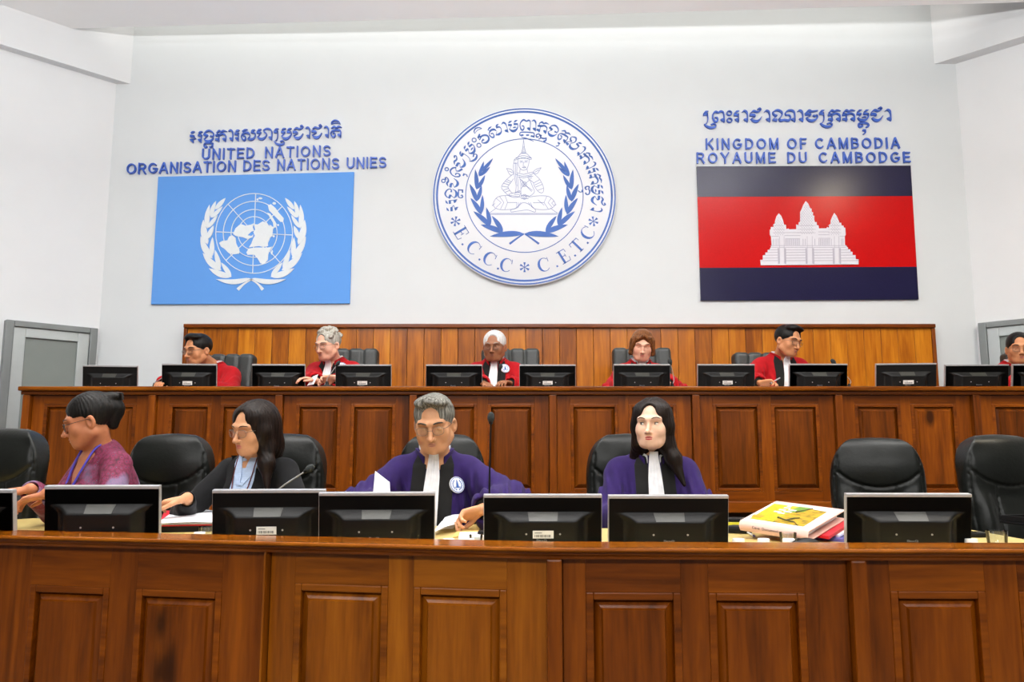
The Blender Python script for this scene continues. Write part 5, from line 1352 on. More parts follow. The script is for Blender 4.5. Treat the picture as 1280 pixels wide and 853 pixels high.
        collar('robe_collar', (0, .035, 0), .067*s, .074*s, zs-.005, zs+.070*s, 62, CL[out], root, .010, .006, .05)
        if cfg.get('badge'):
            bx, bz, br = cfg['badge']
            bx, bz = bx, zs+bz; rr = br
            by = fs.front(np.array([bx-rr, bx+rr, bx, bx]), np.array([bz, bz, bz-rr, bz+rr])); y0 = float(np.nanmin(by))-.004
            sl = (by[1]-by[0])/(2*rr); tz = (by[3]-by[2])/(2*rr)
            nrm = Vector((sl, -1, tz)).normalized(); xax = Vector((1, sl, 0)).normalized(); zax = xax.cross(-nrm)*-1
            zax = nrm.cross(xax)*-1 if nrm.cross(xax).z < 0 else nrm.cross(xax)
            ctr = Vector((bx, float(np.nanmean(by))-.012, bz))
            Mb = Matrix(((xax.x, -nrm.x, zax.x, ctr.x), (xax.y, -nrm.y, zax.y, ctr.y), (xax.z, -nrm.z, zax.z, ctr.z), (0, 0, 0, 1)))
            b_ = MB().prism([(rr*math.cos(2*math.pi*k/28), rr*math.sin(2*math.pi*k/28)) for k in range(28)], -.003, .004, M=Mb).build('badge', M['seal_white'], root)
            mk = MB(); tf = lambda x, z: (x*rr, z*rr)
            stroke(mk, [(.9*math.cos(2*math.pi*k/32), .9*math.sin(2*math.pi*k/32), .06) for k in range(33)], tf, -.0042, -.002, smooth=False)
            for sx in (-1, 1):
                for k in range(7):
                    a_ = math.radians(250-20*k) if sx < 0 else math.radians(290+20*k)
                    c_, s2 = math.cos(a_)*.62, math.sin(a_)*.62
                    stroke(mk, [(c_-.05*sx*0, s2-.1, .04), (c_, s2, .13), (c_*1.02, s2+.12, .03)], tf, -.0042, -.002)
            stroke(mk, [(-.34, -.30, .10), (.34, -.30, .10)], tf, -.0042, -.002); stroke(mk, [(0, -.28, .40), (0, .12, .26), (0, .60, .05)], tf, -.0042, -.002, smooth=False)
            MB().add([Mb @ Vector(v) for v in mk.v], mk.f).build('badge_emblem', M['seal_blue'], b_)
    else:
        tp = [cap((-sw*.92, .06, zs-.026), (0, .06, zs+.002), .056*s, .062*s, k=.03), cap((sw*.92, .06, zs-.026), (0, .06, zs+.002), .056*s, .062*s, k=.03), ell((0, .06, zs-.12), (sw*1.0, .122, .19), k=.04), cap((0, .08, zs-.16), (0, .09, .56), .138, .15, k=.05), cap((0, .055, zs-.01), (0, .05, zs+.022), .082*s, .070*s, k=.03)]
        if fem:
            for sx in (-1, 1): tp.append(ell((sx*.07, -.045, zs-.17), (.062, .05, .065), k=.03))
        tt = list(tp)
        for S, E, w_, sx in arms:
            d = w_-E; d /= np.linalg.norm(d); e_ = w_-d*.03
            tp += [cap(S, E, .060*s, .050*s, k=.025), cap(E, e_, .050*s, .037*s if out == 'blazer' else .046*s, k=.02)]
        tp.append(folds((-1, -1, 0), (1, 1, 3), .0035, 60, 14, zs))
        for S, E, w_, sx in arms:
            d = w_-E; d /= np.linalg.norm(d); tp.append(cap(w_-d*.05, w_+d*.05, .029*s, .031*s, op='sub', k=.004))
        fs = Field(tt, .007)
        vz = cfg.get('vneck', .20); vw = cfg.get('vw', .062)
        # V-shaped opening at the front, down to vz below the shoulders
        def vee(X, Y, Z):
            t = np.clip((Z-(zs-vz))/vz, 0, 1.6); return np.maximum(np.maximum(np.abs(X)-vw*t, (zs-vz)-Z), Y-(-.005)).astype(np.float32)+0*X
        inner = []
        tp2 = tp+[dict(lo=np.array((-.2, -.4, zs-vz)), hi=np.array((.2, .0, zs+.2)), fn=vee, op='sub', k=.004, nobb=True)] if out == 'blouse' else tp
        neck_cut = [cap((0, .03, zs+.015), (0, .015, zs+.15), .054*s, .075*s, op='sub', k=.006)]
        npmesh({'blazer': 'blazer', 'blouse': 'blouse'}[out], *Field(tp2+neck_cut, h*1.2).mesh(), CL[out], root)
        lp = [cap((-.17, .09, .54), (.17, .09, .54), .10, k=.02)]
        for hip, kn, an in legs: lp += [cap(hip, kn, .095, .070, k=.03), cap(kn, an, .068, .055, k=.02)]
        npmesh('trousers', *Field(lp, .01).mesh(), CL['trousers'], root)
        if out == 'blazer':
            rows = [(zs+.035, -.030, .030), (zs-.01, -.052, .052), (zs-.12, -.058, .058), (zs-.32, -.035, .035)]
            strip('shirt_front', fs, rows, .001, .004, CL['shirt'], root, 13, 30)
            # skin inside the open collar is the body; the collar wings lie either side
            for sx in (-1, 1):
                rows = [(zs+.052, sx*.026, sx*.056), (zs+.01, sx*.014, sx*.060), (zs-.04, sx*.004, sx*.046), (zs-.085, 0.0, sx*.012)]
                strip('shirt_collar', fs, rows, .007, .004, CL['shirt'], root, 6, 16)
                rows = [(zs+.045, sx*.058, sx*.098), (zs-.03, sx*.060, sx*.120), (zs-.14, sx*.052, sx*.108), (zs-.28, sx*.026, sx*.060), (zs-.36, sx*.010, sx*.02)]
                strip('lapel', fs, rows, .003, .006, CL['blazer'], root, 7, 30)
                ribbon('lanyard', fs, [(sx*.050, zs+.045), (sx*.046, zs-.05), (sx*.030, zs-.16), (sx*.006, zs-.30)], .0028, .012, CL['cord'], root)
        else:
            ip = [ell((0, .055, zs-.12), (sw*.86, .108, .16), k=.03), cap((0, .08, zs-.16), (0, .09, .6), .12, .13, k=.05)]
            if fem:
                for sx in (-1, 1): ip.append(ell((sx*.06, -.035, zs-.17), (.055, .045, .06), k=.03))
            def top(X, Y, Z): return (Z-(zs-.115)+0*X+0*Y).astype(np.float32)
            ip.append(dict(lo=np.array((-1., -1, 0)), hi=np.array((1., 1, 3)), fn=top, op='cut', k=0, nobb=True))
            npmesh('undershirt', *Field(ip, h*1.4).mesh(), CL['white'], root)
            for sx in (-1, 1): ribbon('lanyard', fs, [(sx*.062, zs+.060), (sx*.055, zs-.02), (sx*.034, zs-.12), (sx*.012, zs-.24)], .0048, .006, CL['lanyard'], root)
    for hip, kn, an in legs:
        npmesh('shoe', *Field([cap((an[0], an[1]+.03, .04), (an[0], an[1]-.15, .03), .04, .032, k=.02), ell((an[0], an[1]+.01, .07), (.045, .06, .05), k=.02)], .01).mesh(), CL['shoe'], root)
    return root

def paint(r, g, b): return srgb(r, g, b)
SK = {'tan': skin('skin_tan', srgb(196, 142, 104)), 'tan2': skin('skin_warm', srgb(188, 128, 88)), 'fair': skin('skin_fair', srgb(222, 180, 154)), 'rosy': skin('skin_rosy', srgb(218, 164, 138)), 'dark': skin('skin_dark', srgb(142, 92, 62)), 'brown': skin('skin_brown', srgb(176, 112, 78))}
HM = {'black': hairmat('hair_black', srgb(9, 8, 7), srgb(26, 22, 19)), 'darkbrown': hairmat('hair_dark_brown', srgb(11, 7, 5), srgb(34, 21, 14)), 'grey': hairmat('hair_grey', srgb(62, 60, 54), srgb(140, 138, 130), .6),
      'silver': hairmat('hair_silver', srgb(128, 124, 112), srgb(196, 192, 182), .7), 'white': hairmat('hair_white', srgb(178, 178, 176), srgb(226, 226, 224), .75), 'auburn': hairmat('hair_auburn', srgb(66, 36, 16), srgb(140, 88, 48))}
gp = 'people sitting at the front desk'
person(dict(label='person in profile with a hair bun, patterned magenta blouse and violet lanyard, typing', head=(112, 526, 3.50), floor=0, table=SURF, yaw=-40, turn=(-28, 18, 0), lean=.02, hx=.02, skin=SK['brown'], hair='bun', hairmat=HM['black'], fem=True, s=.99, sw=.140,
            outfit='blouse', glasses='frame_dark', eyes=.15, lips=(150, 84, 76), group=gp, vneck=.21, drop=.165,
            rh=dict(w=P(38, 612, 3.22), d=(-1, -.12, -.12), curl=(12, 22, 18)), lh=dict(w=P(60, 618, 3.12), d=(-1, .05, -.25), curl=(16, 26, 20))))
person(dict(label='person with long black hair, black blazer, pale blue shirt and glasses, reaching over papers', head=(318, 536, 3.60), floor=0, table=SURF, yaw=-16, turn=(-16, 12, 3), lean=.05, hx=.045, skin=SK['tan'], hair='long', hairmat=HM['darkbrown'], fem=True, s=1.0, sw=.145, drop=.165, hairlen=.27, front_l=.045, out_l=.03, len_r=.19, back_r=.06,
            outfit='blazer', glasses='frame', eyes=.15, lips=(186, 92, 92), group=gp,
            rh=dict(w=P(234, 623, 3.34), d=(-1, -.15, -.2), curl=(20, 35, 30), pole=(-.7, .3, -.6)), lh=dict(w=P(352, 650, 3.25))))
person(dict(label='person with grey hair and glasses in a purple robe with white bib, reading papers', head=(543, 530, 3.42), floor=0, table=SURF, yaw=4, turn=(-9, 18, -3), lean=.10, skin=SK['tan'], hair='side', hairmat=HM['grey'], s=1.02, sw=.140, drop=.17, wide=1.02,
            outfit='purple', glasses='frame', eyes=.02, lips=(176, 112, 96), brow=plain('brow_dark', srgb(52, 44, 40), .8, noise=.1), group=gp, badge=(.098, -.085, .0355), skew=-.03, bib=.46,
            rh=dict(w=P(487, 640, 3.16), d=(-.35, -.4, .35), curl=(25, 35, 25), pole=(-.95, .3, -.4)), lh=dict(w=P(604, 637, 3.16), d=(-.95, -.25, -.30), n=(-.2, -.6, -.8), curl=(30, 40, 30), pole=(.9, .3, -.3))))
person(dict(label='person with long dark hair in a purple robe with white bib, looking to one side', head=(816, 531, 3.66), floor=0, table=SURF, yaw=-4, turn=(-18, 0, 0), lean=.04, skin=SK['fair'], hair='long', hairmat=HM['darkbrown'], fem=True, s=.99, sw=.140, drop=.185, hairlen=.24, front_l=.075, out_l=.055, len_l=.27, len_r=.17, back_r=.05,
            outfit='purple', eyes=1.15, gaze=-.4, lips=(188, 58, 62), group=gp, skew=.015))
gp = "judges in red robes at the raised bench"
J = dict(elbows=.95, floor=DAIS, table=BZT, res=.0058, outfit='red', group=gp)
person(dict(J, label='person in a red robe with black hair and glasses, leftmost of the judges', head=(247, 438, 5.92), yaw=-14, turn=(-14, 12, 0), lean=.16, skin=SK['tan2'], hair='side', hairmat=HM['black'], glasses='frame', eyes=.2, drop=.14, wide=1.08,
            rh=dict(w=P(205, 480, 5.66))))
person(dict(J, label='person in a red robe with curly grey hair and glasses, holding papers', head=(410, 431.5, 5.95), yaw=-10, turn=(-20, 14, 0), lean=.08, skin=SK['rosy'], hair='curly', hairmat=HM['silver'], glasses='frame', eyes=.05, skew=-.02, badge=(.095, -.01, .036),
            brow=plain('brow_grey', srgb(130, 120, 110), .8, noise=.1), rh=dict(w=P(395, 476, 5.62), d=(-.6, -.4, .1)), lh=dict(w=P(420, 473, 5.64), d=(-1, -.2, -.1), n=(0, -.7, -.7), curl=(25, 35, 25))))
person(dict(J, label='person in a red robe with short white hair, dark skin and a round white badge', head=(618, 433.5, 5.98), yaw=-3, turn=(-8, 8, 0), lean=.05, skin=SK['dark'], hair='short', hairmat=HM['white'], glasses='frame', eyes=.1, drop=.145, wide=1.04, badge=(.080, -.02, .036), skew=-.02,
            lips=(130, 80, 66), brow=plain('brow_white', srgb(150, 146, 140), .8, noise=.1), rh=dict(w=P(604, 480, 5.60))))
person(dict(J, label='person in a red robe with a short auburn bob, looking down behind a monitor', head=(802.5, 432, 5.95), yaw=0, turn=(-5, 18, 4), lean=.07, skin=SK['rosy'], hair='bob', hairmat=HM['auburn'], fem=True, eyes=.05, s=.98, drop=.165, lips=(186, 100, 92)))
person(dict(J, label='person in a red robe with black hair and glasses, writing with a pen', head=(985, 426.5, 5.92), yaw=8, turn=(20, 16, 6), lean=.09, skin=SK['tan2'], hair='side', hairmat=HM['black'], glasses='frame', eyes=.1, drop=.145, skew=-.02,
            rh=dict(w=P(950, 479, 5.64), d=(.8, -.4, .02), n=(.1, -.5, -.85), curl=(28, 40, 30), pole=(-.9, .2, -.5))))
person(dict(J, label='person in a red robe with black hair, cut off by the right edge', head=(1274, 436, 5.86), yaw=-10, turn=(-14, 6, 0), lean=.06, skin=SK['tan2'], hair='short', hairmat=HM['black'], glasses='frame', eyes=.2))
# ================================================================== things on the lower desk
def slab_pts(mb, quad, th, mi=0):
    """thin sheet: quad of 3-D points, thickness downwards"""
    n = len(quad); vs = [tuple(p) for p in quad]+[(p[0], p[1], p[2]-th) for p in quad]
    mb.add(vs, [tuple(range(n)), tuple(range(2*n-1, n-1, -1))]+[(i, i+n, (i+1) % n+n, (i+1) % n) for i in range(n)], mi); return mb
def sheet(name, c00, c10, c11, c01, mat, label=None, cat=None, parent=None, curl=0.0, th=.0012, group=None, n=8):
    """curved sheet between four corners"""
    rows = []; 
    for j in range(n+1):
        v = j/n; row = []
        for i in range(n+1):
            u = i/n; p = (Vector(c00)*(1-u)+Vector(c10)*u)*(1-v)+(Vector(c01)*(1-u)+Vector(c11)*u)*v
            row.append(p+Vector((0, 0, curl*math.sin(math.pi*u)*(1-.4*v))))
        rows.append(row)
    lo = [[p-Vector((0, 0, th)) for p in r] for r in rows]
    mb = MB().grid(rows).grid(lo, flip=True)
    W_ = n+1; o = W_*W_
    for k in range(n):
        for (a_, b_) in ((k, k+1), (n*W_+k+1, n*W_+k), ((k+1)*W_, k*W_), (k*W_+n, (k+1)*W_+n)): mb.f.append((a_, b_, o+b_, o+a_)); mb.m.append(0)
    o_ = mb.build(name, mat, parent, smooth=True, ang=40, fix=True)
    return tag(o_, label, cat, group)

# black folder, red folder and loose papers before the woman in the blazer
zt_ = SURF+.030
c = [PZ(196, 656.5, zt_), PZ(276, 655, zt_), PZ(277, 640, zt_), PZ(221, 638.5, zt_)]
mb = slab_pts(MB(), [Vector((p.x, p.y+.01, SURF+.022)) for p in c], .022)
tag(mb.build('document_box', M['plastic'], fix=True), 'flat black document box under the white papers by the black blazer', 'box')
mb = slab_pts(MB(), [Vector((p.x*1.0, p.y+.012, SURF+.0275)) for p in (c[0], c[1], c[2]+Vector((0, .05, 0)), c[3]+Vector((-.07, .02, 0)))], .005)
tag(mb.build('document_folder', M['red_card'], fix=True), 'red folder peeking out under the loose white papers in front of the black blazer', 'folder')
for k in range(3):
    dz = SURF+.030+k*.0025; q_ = [Vector((p.x+(.004, -.004, .0)[k], p.y-.004*k, dz)) for p in c]
    sheet('paper_sheet', q_[0], q_[1], q_[2], q_[3], M['paper'], ('lowest white sheet in the pile on the red folder', 'middle white sheet in the pile on the red folder', 'top white sheet in the pile on the red folder')[k], 'paper', curl=.0015*(k+1), group='papers on the red folder')
# papers of the man in purple
sheet('paper_sheet', P(466, 622, 3.10), P(488, 622, 3.12), P(487, 603, 3.16), P(469, 589, 3.16), M['paper'], 'white sheet held upright above a monitor by the man in purple', 'paper', th=.0008, curl=.0)
z0 = SURF+.006
for k, (a_, b_, c_, d_) in enumerate((((541, 666), (566, 661), (579, 646), (552, 652)), ((545, 664), (572, 656), (577, 641), (556, 647)))):
    Yk = 2.92+.0*k
    zz = (SURF+.012, SURF+.024)[k]
    q_ = [PZ(a_[0], a_[1], zz), PZ(b_[0], b_[1], zz), PZ(c_[0], c_[1], zz+.02), PZ(d_[0], d_[1], zz+.008)]
    o = sheet('paper_sheet', q_[0], q_[1], q_[2], q_[3], M['paper'], ('lower white sheet under the resting hand of the man in purple', 'upper white sheet under the resting hand of the man in purple')[k], 'paper', curl=.006, group='papers read by the man in purple')
    if k:
        n_ = (q_[1]-q_[0]).cross(q_[3]-q_[0]).normalized()
        for i in range(4):
            t0 = .18+.16*i; p_ = lambda u, v: (q_[0]*(1-u)+q_[1]*u)*(1-v)+(q_[3]*(1-u)+q_[2]*u)*v+Vector((0, 0, .006*math.sin(math.pi*u)*(1-.4*v)+.0008))
            MB().tube([p_(.15, t0), p_(.5, t0), p_(.82-.1*(i % 2), t0)], .0012, 5).build('text_line', M['print'], o)
q_ = [PZ(566, 672, SURF+.004), PZ(598, 667, SURF+.004), PZ(601, 655, SURF+.008), PZ(574, 659, SURF+.006)]
o = sheet('envelope', q_[0], q_[1], q_[2], q_[3], M['manila'], 'manila envelope lying under the papers of the man in purple', 'envelope', curl=.003, th=.004)
q_ = [PZ(573, 672.5, SURF+.012), PZ(605, 672, SURF+.012), PZ(606, 665, SURF+.012), PZ(575, 665.5, SURF+.012)]
tag(slab_pts(MB(), q_, .010).build('notepad', M['paper'], fix=True), 'white notepad on the desk beside the manila envelope', 'notepad')

# white round lids and tumblers behind the rim
def lid_mesh():
    r = .0195; mb = MB(); n = 36; prof = [(.94, 0), (1, .001), (1, .011), (.985, .0135), (.93, .0145)]
    vs = []; fs = []
    for rr, z in prof:
        for k in range(n): q = 2*math.pi*k/n; e = rr*r*(1+(.02 if k % 2 and .0005 < z < .012 else 0)); vs.append((e*math.cos(q), e*math.sin(q), z*1.9))
    for i in range(len(prof)-1):
        for k in range(n): fs.append((i*n+k, i*n+(k+1) % n, (i+1)*n+(k+1) % n, (i+1)*n+k))
    fs += [tuple(range(n-1, -1, -1)), tuple((len(prof)-1)*n+k for k in range(n))]
    return mb.add(vs, fs).build('plastic_lid', M['white_plastic'], smooth=True, ang=35)
lids = [(249.5, 665, 'white round lid beside the tumbler near the white papers, left of its neighbour'), (273, 667, 'white round lid just left of the stickered monitor of the black blazer'),
        (561, 677, 'white round lid under the papers of the man in purple'), (586, 677, 'white round lid inside the line of the tumbler near the man in purple'),
        (923, 677, 'white round lid left of the binder, beside the black charger'), (954.5, 679, 'white round lid in front of the spine of the binder'),
        (986, 679, 'white round lid by the tumbler in front of the binder'), (1214, 677, 'white round lid beside the black phone on the yellow desk top')]
pl = None
for px, py, lb in lids:
    o = lid_mesh() if pl is None else pl.copy()
    if pl is None: pl = o
    else: COL.objects.link(o)
    Yl = {249.5: 2.86, 273: 2.86}.get(px, 2.655); o.location = (P(px, py, Yl).x, Yl, SURF); o.rotation_euler = (0, 0, random.random()); tag(o, lb, 'lid', 'white lids behind the desk rim')
def tumbler():
    r = .033; H_ = .075
    return MB().lathe([(.001, .0), (r*.86, 0), (r*.90, .004), (r, H_), (r*1.0-.0018, H_), (r*.87, .008), (.001, .007)], 28).build('glass_tumbler', M['glass'], smooth=True, ang=50)
tumblers = [(258, 668, 2.93, .85, 'clear glass tumbler in front of the white papers and red folder'), (595, 672, 2.72, .70, 'clear glass tumbler beside the notepad of the man in purple'),
            (985, 670, 2.73, .85, 'clear glass tumbler in front of the binder'), (1246, 670, 2.72, 1.0, 'clear glass tumbler alone on the yellow desk top at the right')]
tb = None
for px, py, Y, k, lb in tumblers:
    o = tumbler() if tb is None else tb.copy()
    if tb is None: tb = o
    else: COL.objects.link(o)
    o.location = (P(px, py, Y).x, Y, SURF); o.scale = (k, k, .045*k/.075+.02); tag(o, lb, 'glass', 'glass tumblers on the front desk')

# binder with a picture on its cover
A = P(925, 651, 2.92); Bq = P(1011, 664.5, 2.72); Cq = P(1057, 637.5, 2.98); Dq = P(970.5, 626.5, 3.17)
root = empty('ring_binder', (A.x, A.y, SURF), 0, 'pale pink ring binder with a yellow nature picture on its cover', 'binder')
oB = Vector((A.x, A.y, SURF)); A, Bq, Cq, Dq = A-oB, Bq-oB, Cq-oB, Dq-oB; hB = .034
def bt(u, v, z):
    p = (A*(1-u)+Bq*u)*(1-v)+(Dq*(1-u)+Cq*u)*v; return Vector((p.x, p.y, p.z-hB+z))
slab_pts(MB(), [bt(0, 0, hB), bt(1, 0, hB), bt(1, 1, hB), bt(0, 1, hB)], .003).build('cover', M['pink_card'], root, fix=True)
slab_pts(MB(), [bt(0, 0, .003), bt(1, 0, .003), bt(1, 1, .003), bt(0, 1, .003)], .003).build('back_cover', M['pink_card'], root, fix=True)
sp = MB(); n_ = (bt(1, 0, 0)-bt(0, 0, 0)).cross(Vector((0, 0, 1))).normalized()
rows = [[bt(u, 0, z)+n_*(.007*math.sin(math.pi*z/hB)) for u in np.linspace(0, 1, 9)] for z in np.linspace(0, hB, 9)]
sp.grid(rows).grid([[p-n_*.003 for p in r] for r in rows], flip=True); spine = sp.build('spine', M['pink_card'], root, smooth=True)
slab_pts(MB(), [bt(.03, .05, hB-.006), bt(.90, .05, hB-.006), bt(.90, .95, hB-.006), bt(.03, .95, hB-.006)], hB-.012).build('pages', M['paper'], root, fix=True)
# cover picture: yellow field, trees, and pale writing
def pict():
    m, N, L, B = nt('cover_picture')
    tc = N.new('ShaderNodeTexCoord'); no = N.new('ShaderNodeTexNoise'); no.inputs['Scale'].default_value = 42; no.inputs['Detail'].default_value = 6; L.new(tc.outputs['Object'], no.inputs['Vector'])
    r = N.new('ShaderNodeValToRGB'); e = r.color_ramp.elements; e[0].position = .32; e[0].color = C4(srgb(66, 72, 8)); e[1].position = .66; e[1].color = C4(srgb(200, 150, 16))
    k = e.new(.48); k.color = C4(srgb(176, 142, 10)); L.new(no.outputs['Fac'], r.inputs[0]); L.new(r.outputs[0], B.inputs['Base Color']); B.inputs['Roughness'].default_value = .35; return m
cv = hB+.0006
pic = slab_pts(MB(), [bt(.02, .03, cv), bt(.98, .03, cv), bt(.93, .88, cv), bt(.0, .88, cv)], .0006).build('cover_sheet', M['paper'], root, fix=True)
slab_pts(MB(), [bt(.08, .12, cv+.0006), bt(.42, .12, cv+.0006), bt(.42, .86, cv+.0006), bt(.04, .86, cv+.0006)], .0006).build('yellow_field', plain('cover_yellow', srgb(172, 164, 8), .4, noise=.08, nscale=30), pic, fix=True)
slab_pts(MB(), [bt(.42, .12, cv+.0006), bt(.86, .12, cv+.0006), bt(.84, .80, cv+.0006), bt(.42, .86, cv+.0006)], .0006).build('tree_picture', pict(), pic, fix=True)
slab_pts(MB(), [bt(.05, .20, cv+.0012), bt(.20, .20, cv+.0012), bt(.20, .30, cv+.0012), bt(.04, .30, cv+.0012)], .0006).build('orange_strip', plain('cover_orange', srgb(232, 140, 30), .4, noise=.05), pic, fix=True)
slab_pts(MB(), [bt(.38, .52, cv+.0012), bt(.58, .66, cv+.0012), bt(.58, .86, cv+.0012), bt(.42, .86, cv+.0012)], .0006).build('green_patch', plain('cover_green', srgb(96, 138, 34), .4, noise=.15, nscale=40), pic, fix=True)
wr = MB()
for (u0, u1, v0) in ((.30, .40, .46), (.34, .46, .55), (.36, .48, .64), (.22, .33, .50), (.24, .34, .60), (.26, .36, .70), (.27, .33, .78)):
    for k in range(4): slab_pts(wr, [bt(u0+(u1-u0)*k/4, v0, cv+.0022), bt(u0+(u1-u0)*(k+.7)/4, v0, cv+.0022), bt(u0+(u1-u0)*(k+.7)/4, v0+.045, cv+.0022), bt(u0+(u1-u0)*k/4, v0+.045, cv+.0022)], .0006)
wr.build('cover_print', M['paper'], pic, fix=True)
# branch drawn across the picture
bm_ = plain('branch_dark', srgb(62, 60, 22), .6, noise=.2)
for grp in ((((.40, .30), (.55, .24), (.68, .22), (.78, .12)), ((.55, .24), (.60, .36), (.66, .40))), (((.50, .60), (.56, .72), (.62, .84)),)):
    br = MB()
    for pts in grp: br.tube([bt(u, v, cv+.0016) for u, v in pts], [.004, .003, .0025, .0015][:len(pts)], 5)
    br.build('branch_print', bm_, pic, smooth=True)
# hand lettering on the spine
HW = {'C': (60, [[(56, 80, 9), (30, 96, 9), (8, 50, 9), (30, 4, 9), (58, 18, 9)]]), 'D': (66, [[(10, 0, 9), (10, 96, 9)], [(10, 96, 9), (50, 84, 9), (60, 48, 9), (44, 10, 9), (10, 0, 9)]]),
      'a': (48, [[(42, 52, 9), (22, 60, 9), (6, 30, 9), (20, 2, 9), (42, 20, 9)], [(42, 60, 9), (42, 0, 9)]]), 's': (40, [[(36, 56, 9), (12, 52, 9), (30, 26, 9), (4, 4, 9)]]), 'e': (46, [[(8, 30, 9), (40, 34, 9), (26, 60, 9), (6, 32, 9), (20, 2, 9), (42, 12, 9)]]),
      'o': (48, [[(24, 60, 9), (4, 30, 9), (24, 0, 9), (44, 30, 9), (24, 60, 9)]]), 'c': (42, [[(38, 52, 9), (18, 58, 9), (6, 30, 9), (20, 2, 9), (40, 10, 9)]]), 'u': (48, [[(6, 60, 9), (8, 8, 9), (26, 2, 9), (42, 20, 9), (42, 60, 9)], [(42, 20, 9), (46, 0, 9)]]),
      'm': (70, [[(6, 0, 9), (6, 58, 9)], [(6, 40, 9), (22, 58, 9), (34, 40, 9), (34, 0, 9)], [(34, 40, 9), (50, 58, 9), (64, 40, 9), (64, 0, 9)]]), 'n': (48, [[(6, 0, 9), (6, 58, 9)], [(6, 40, 9), (24, 58, 9), (42, 40, 9), (42, 0, 9)]]), 't': (36, [[(16, 86, 9), (16, 8, 9), (32, 2, 9)], [(2, 60, 9), (32, 60, 9)]]), ' ': (50, [])}
txt = 'Case Documents'; tot = sum(HW[c_][0]+10 for c_ in txt); mk = MB(); gx0 = 0
for c_ in txt:
    for s_ in HW[c_][1]: stroke(mk, s_, lambda x, z, g0=gx0: (.20+(g0+x)/tot*.42, .40+z/100*.28), 0, .02)
    gx0 += HW[c_][0]+10
vs = []
for (u, y, zf) in mk.v:
    z = zf*hB; vs.append(bt(u, 0, z)+n_*(.007*math.sin(math.pi*z/hB)+.0012-y*.04))
MB().add(vs, mk.f).build('spine_writing', M['ink'], spine, fix=True)
# folders tucked under and behind the binder
def folder(name, u0, u1, v0, v1, dz, th, mat, label, flat=None):
    q_ = [oB+bt(u, v, -dz) for u, v in ((u0, v0), (u1, v0), (u1, v1), (u0, v1))]
    if flat is not None: q_ = [Vector((p.x, p.y, flat)) for p in q_]
    return tag(slab_pts(MB(), q_, th).build(name, mat, fix=True), label, 'folder')
folder('document_folder', .20, 1.10, .30, .99, .002, .010, M['red_card'], 'red folder stacked right under the pink binder')
folder('document_folder', .30, 1.13, .52, .97, .014, .008, M['paper'], 'white folder below the red folder beside the pink binder')
folder('document_folder', .40, 1.24, .45, .95, 0, .012, M['violet_card'], 'violet folder lowest in the pile beside the pink binder', SURF+.012)
# charger, yellow box, pen, mouse, phone
z_ = SURF
p = PZ(925, 667, SURF)
root = empty('battery_charger', (p.x, p.y, SURF), -.35, 'black charger brick lying by the white lid, left of the binder', 'charger')
MB().box((-.045, -.022, 0), (.045, .022, .028), .008).build('housing', M['plastic'], root, smooth=True)
MB().box((-.03, -.012, .028), (.0, .012, .030), .001).build('rating_plate', M['plastic_lip'], root)
MB().tube([(-.045, 0, .012), (-.08, .02, .006), (-.12, 0, .006), (-.15, .03, .006)], .003, 6).build('cable', M['plastic'], root, smooth=True)
p = PZ(913, 659, SURF); root = empty('tape_box', (p.x, p.y, SURF), -.3, 'small black and yellow box behind the black charger', 'box')
MB().box((-.04, -.025, 0), (.04, .025, .022), .003).build('sleeve', M['yellow'], root)
MB().box((-.042, -.026, .022), (.042, .026, .036), .004).build('lid', M['plastic'], root)
a_ = PZ(929, 661, SURF+.012); b_ = PZ(944, 671, SURF+.006)
root = empty('pen', (a_.x, a_.y, SURF), 0, 'blue pen lying on the desk against the spine of the binder', 'pen')
d_ = Vector((b_.x-a_.x, b_.y-a_.y, 0)); up = Vector((0, 0, .006))
MB().tube([up, up+d_*.25], .0055, 10).build('cap', M['blue_plastic'], root, smooth=True)
MB().tube([up+d_*.25, up+d_*.9], .0036, 10).build('barrel', M['white_plastic'], root, smooth=True)
MB().tube([up+d_*.9, up+d_], [.0045, .002], 10).build('tip', M['blue_plastic'], root, smooth=True)
p = P(1007, 677, 2.60); root = empty('computer_mouse', (p.x, 2.60, SURF), -1.2, 'black computer mouse on the desk in front of the folders', 'mouse')
npmesh('shell', *Field([ell((0, 0, .006), (.034, .058, .030)), dict(lo=np.array((-.1, -.1, -.1)), hi=np.array((.1, .1, .1)), fn=lambda X, Y, Z: (-Z+0*X+0*Y+.001).astype(np.float32), op='cut', k=0, nobb=True)], .003).mesh(), M['plastic'], root)
MB().lathe([(.002, -.004), (.008, -.004), (.008, .004), (.002, .004)], 14, 0, Matrix.Translation((0, -.03, .029)) @ Matrix.Rotation(math.pi/2, 4, 'Y')).build('scroll_wheel', M['plastic_lip'], root, smooth=True)
p = PZ(1211, 668, SURF+.01); root = empty('mobile_phone', (p.x, p.y, SURF), -.12, 'black mobile phone lying beside the right front monitor', 'phone')
MB().box((-.055, -.026, 0), (.055, .026, .018), .007).build('case', M['plastic'], root, smooth=True)
MB().box((-.045, -.02, .018), (.02, .02, .0188), .001).build('screen', M['screen'], root)
MB().box((.026, -.018, .018), (.046, .018, .0192), .001).build('keypad', M['plastic_lip'], root)
p = PZ(1288, 656, SURF); root = empty('desk_tray', (p.x, p.y, SURF), .2, 'dark tray at the right edge of the yellow desk top', 'tray')
MB().box((-.07, -.09, 0), (.09, .09, .012), .004).build('base', M['plastic'], root); 
for q_ in ((-.07, -.09, -.062, .09), (.082, -.09, .09, .09), (-.062, -.09, .082, -.082), (-.062, .082, .082, .09)): MB().box((q_[0], q_[1], .012), (q_[2], q_[3], .035), .002).build('wall', M['plastic'], root)

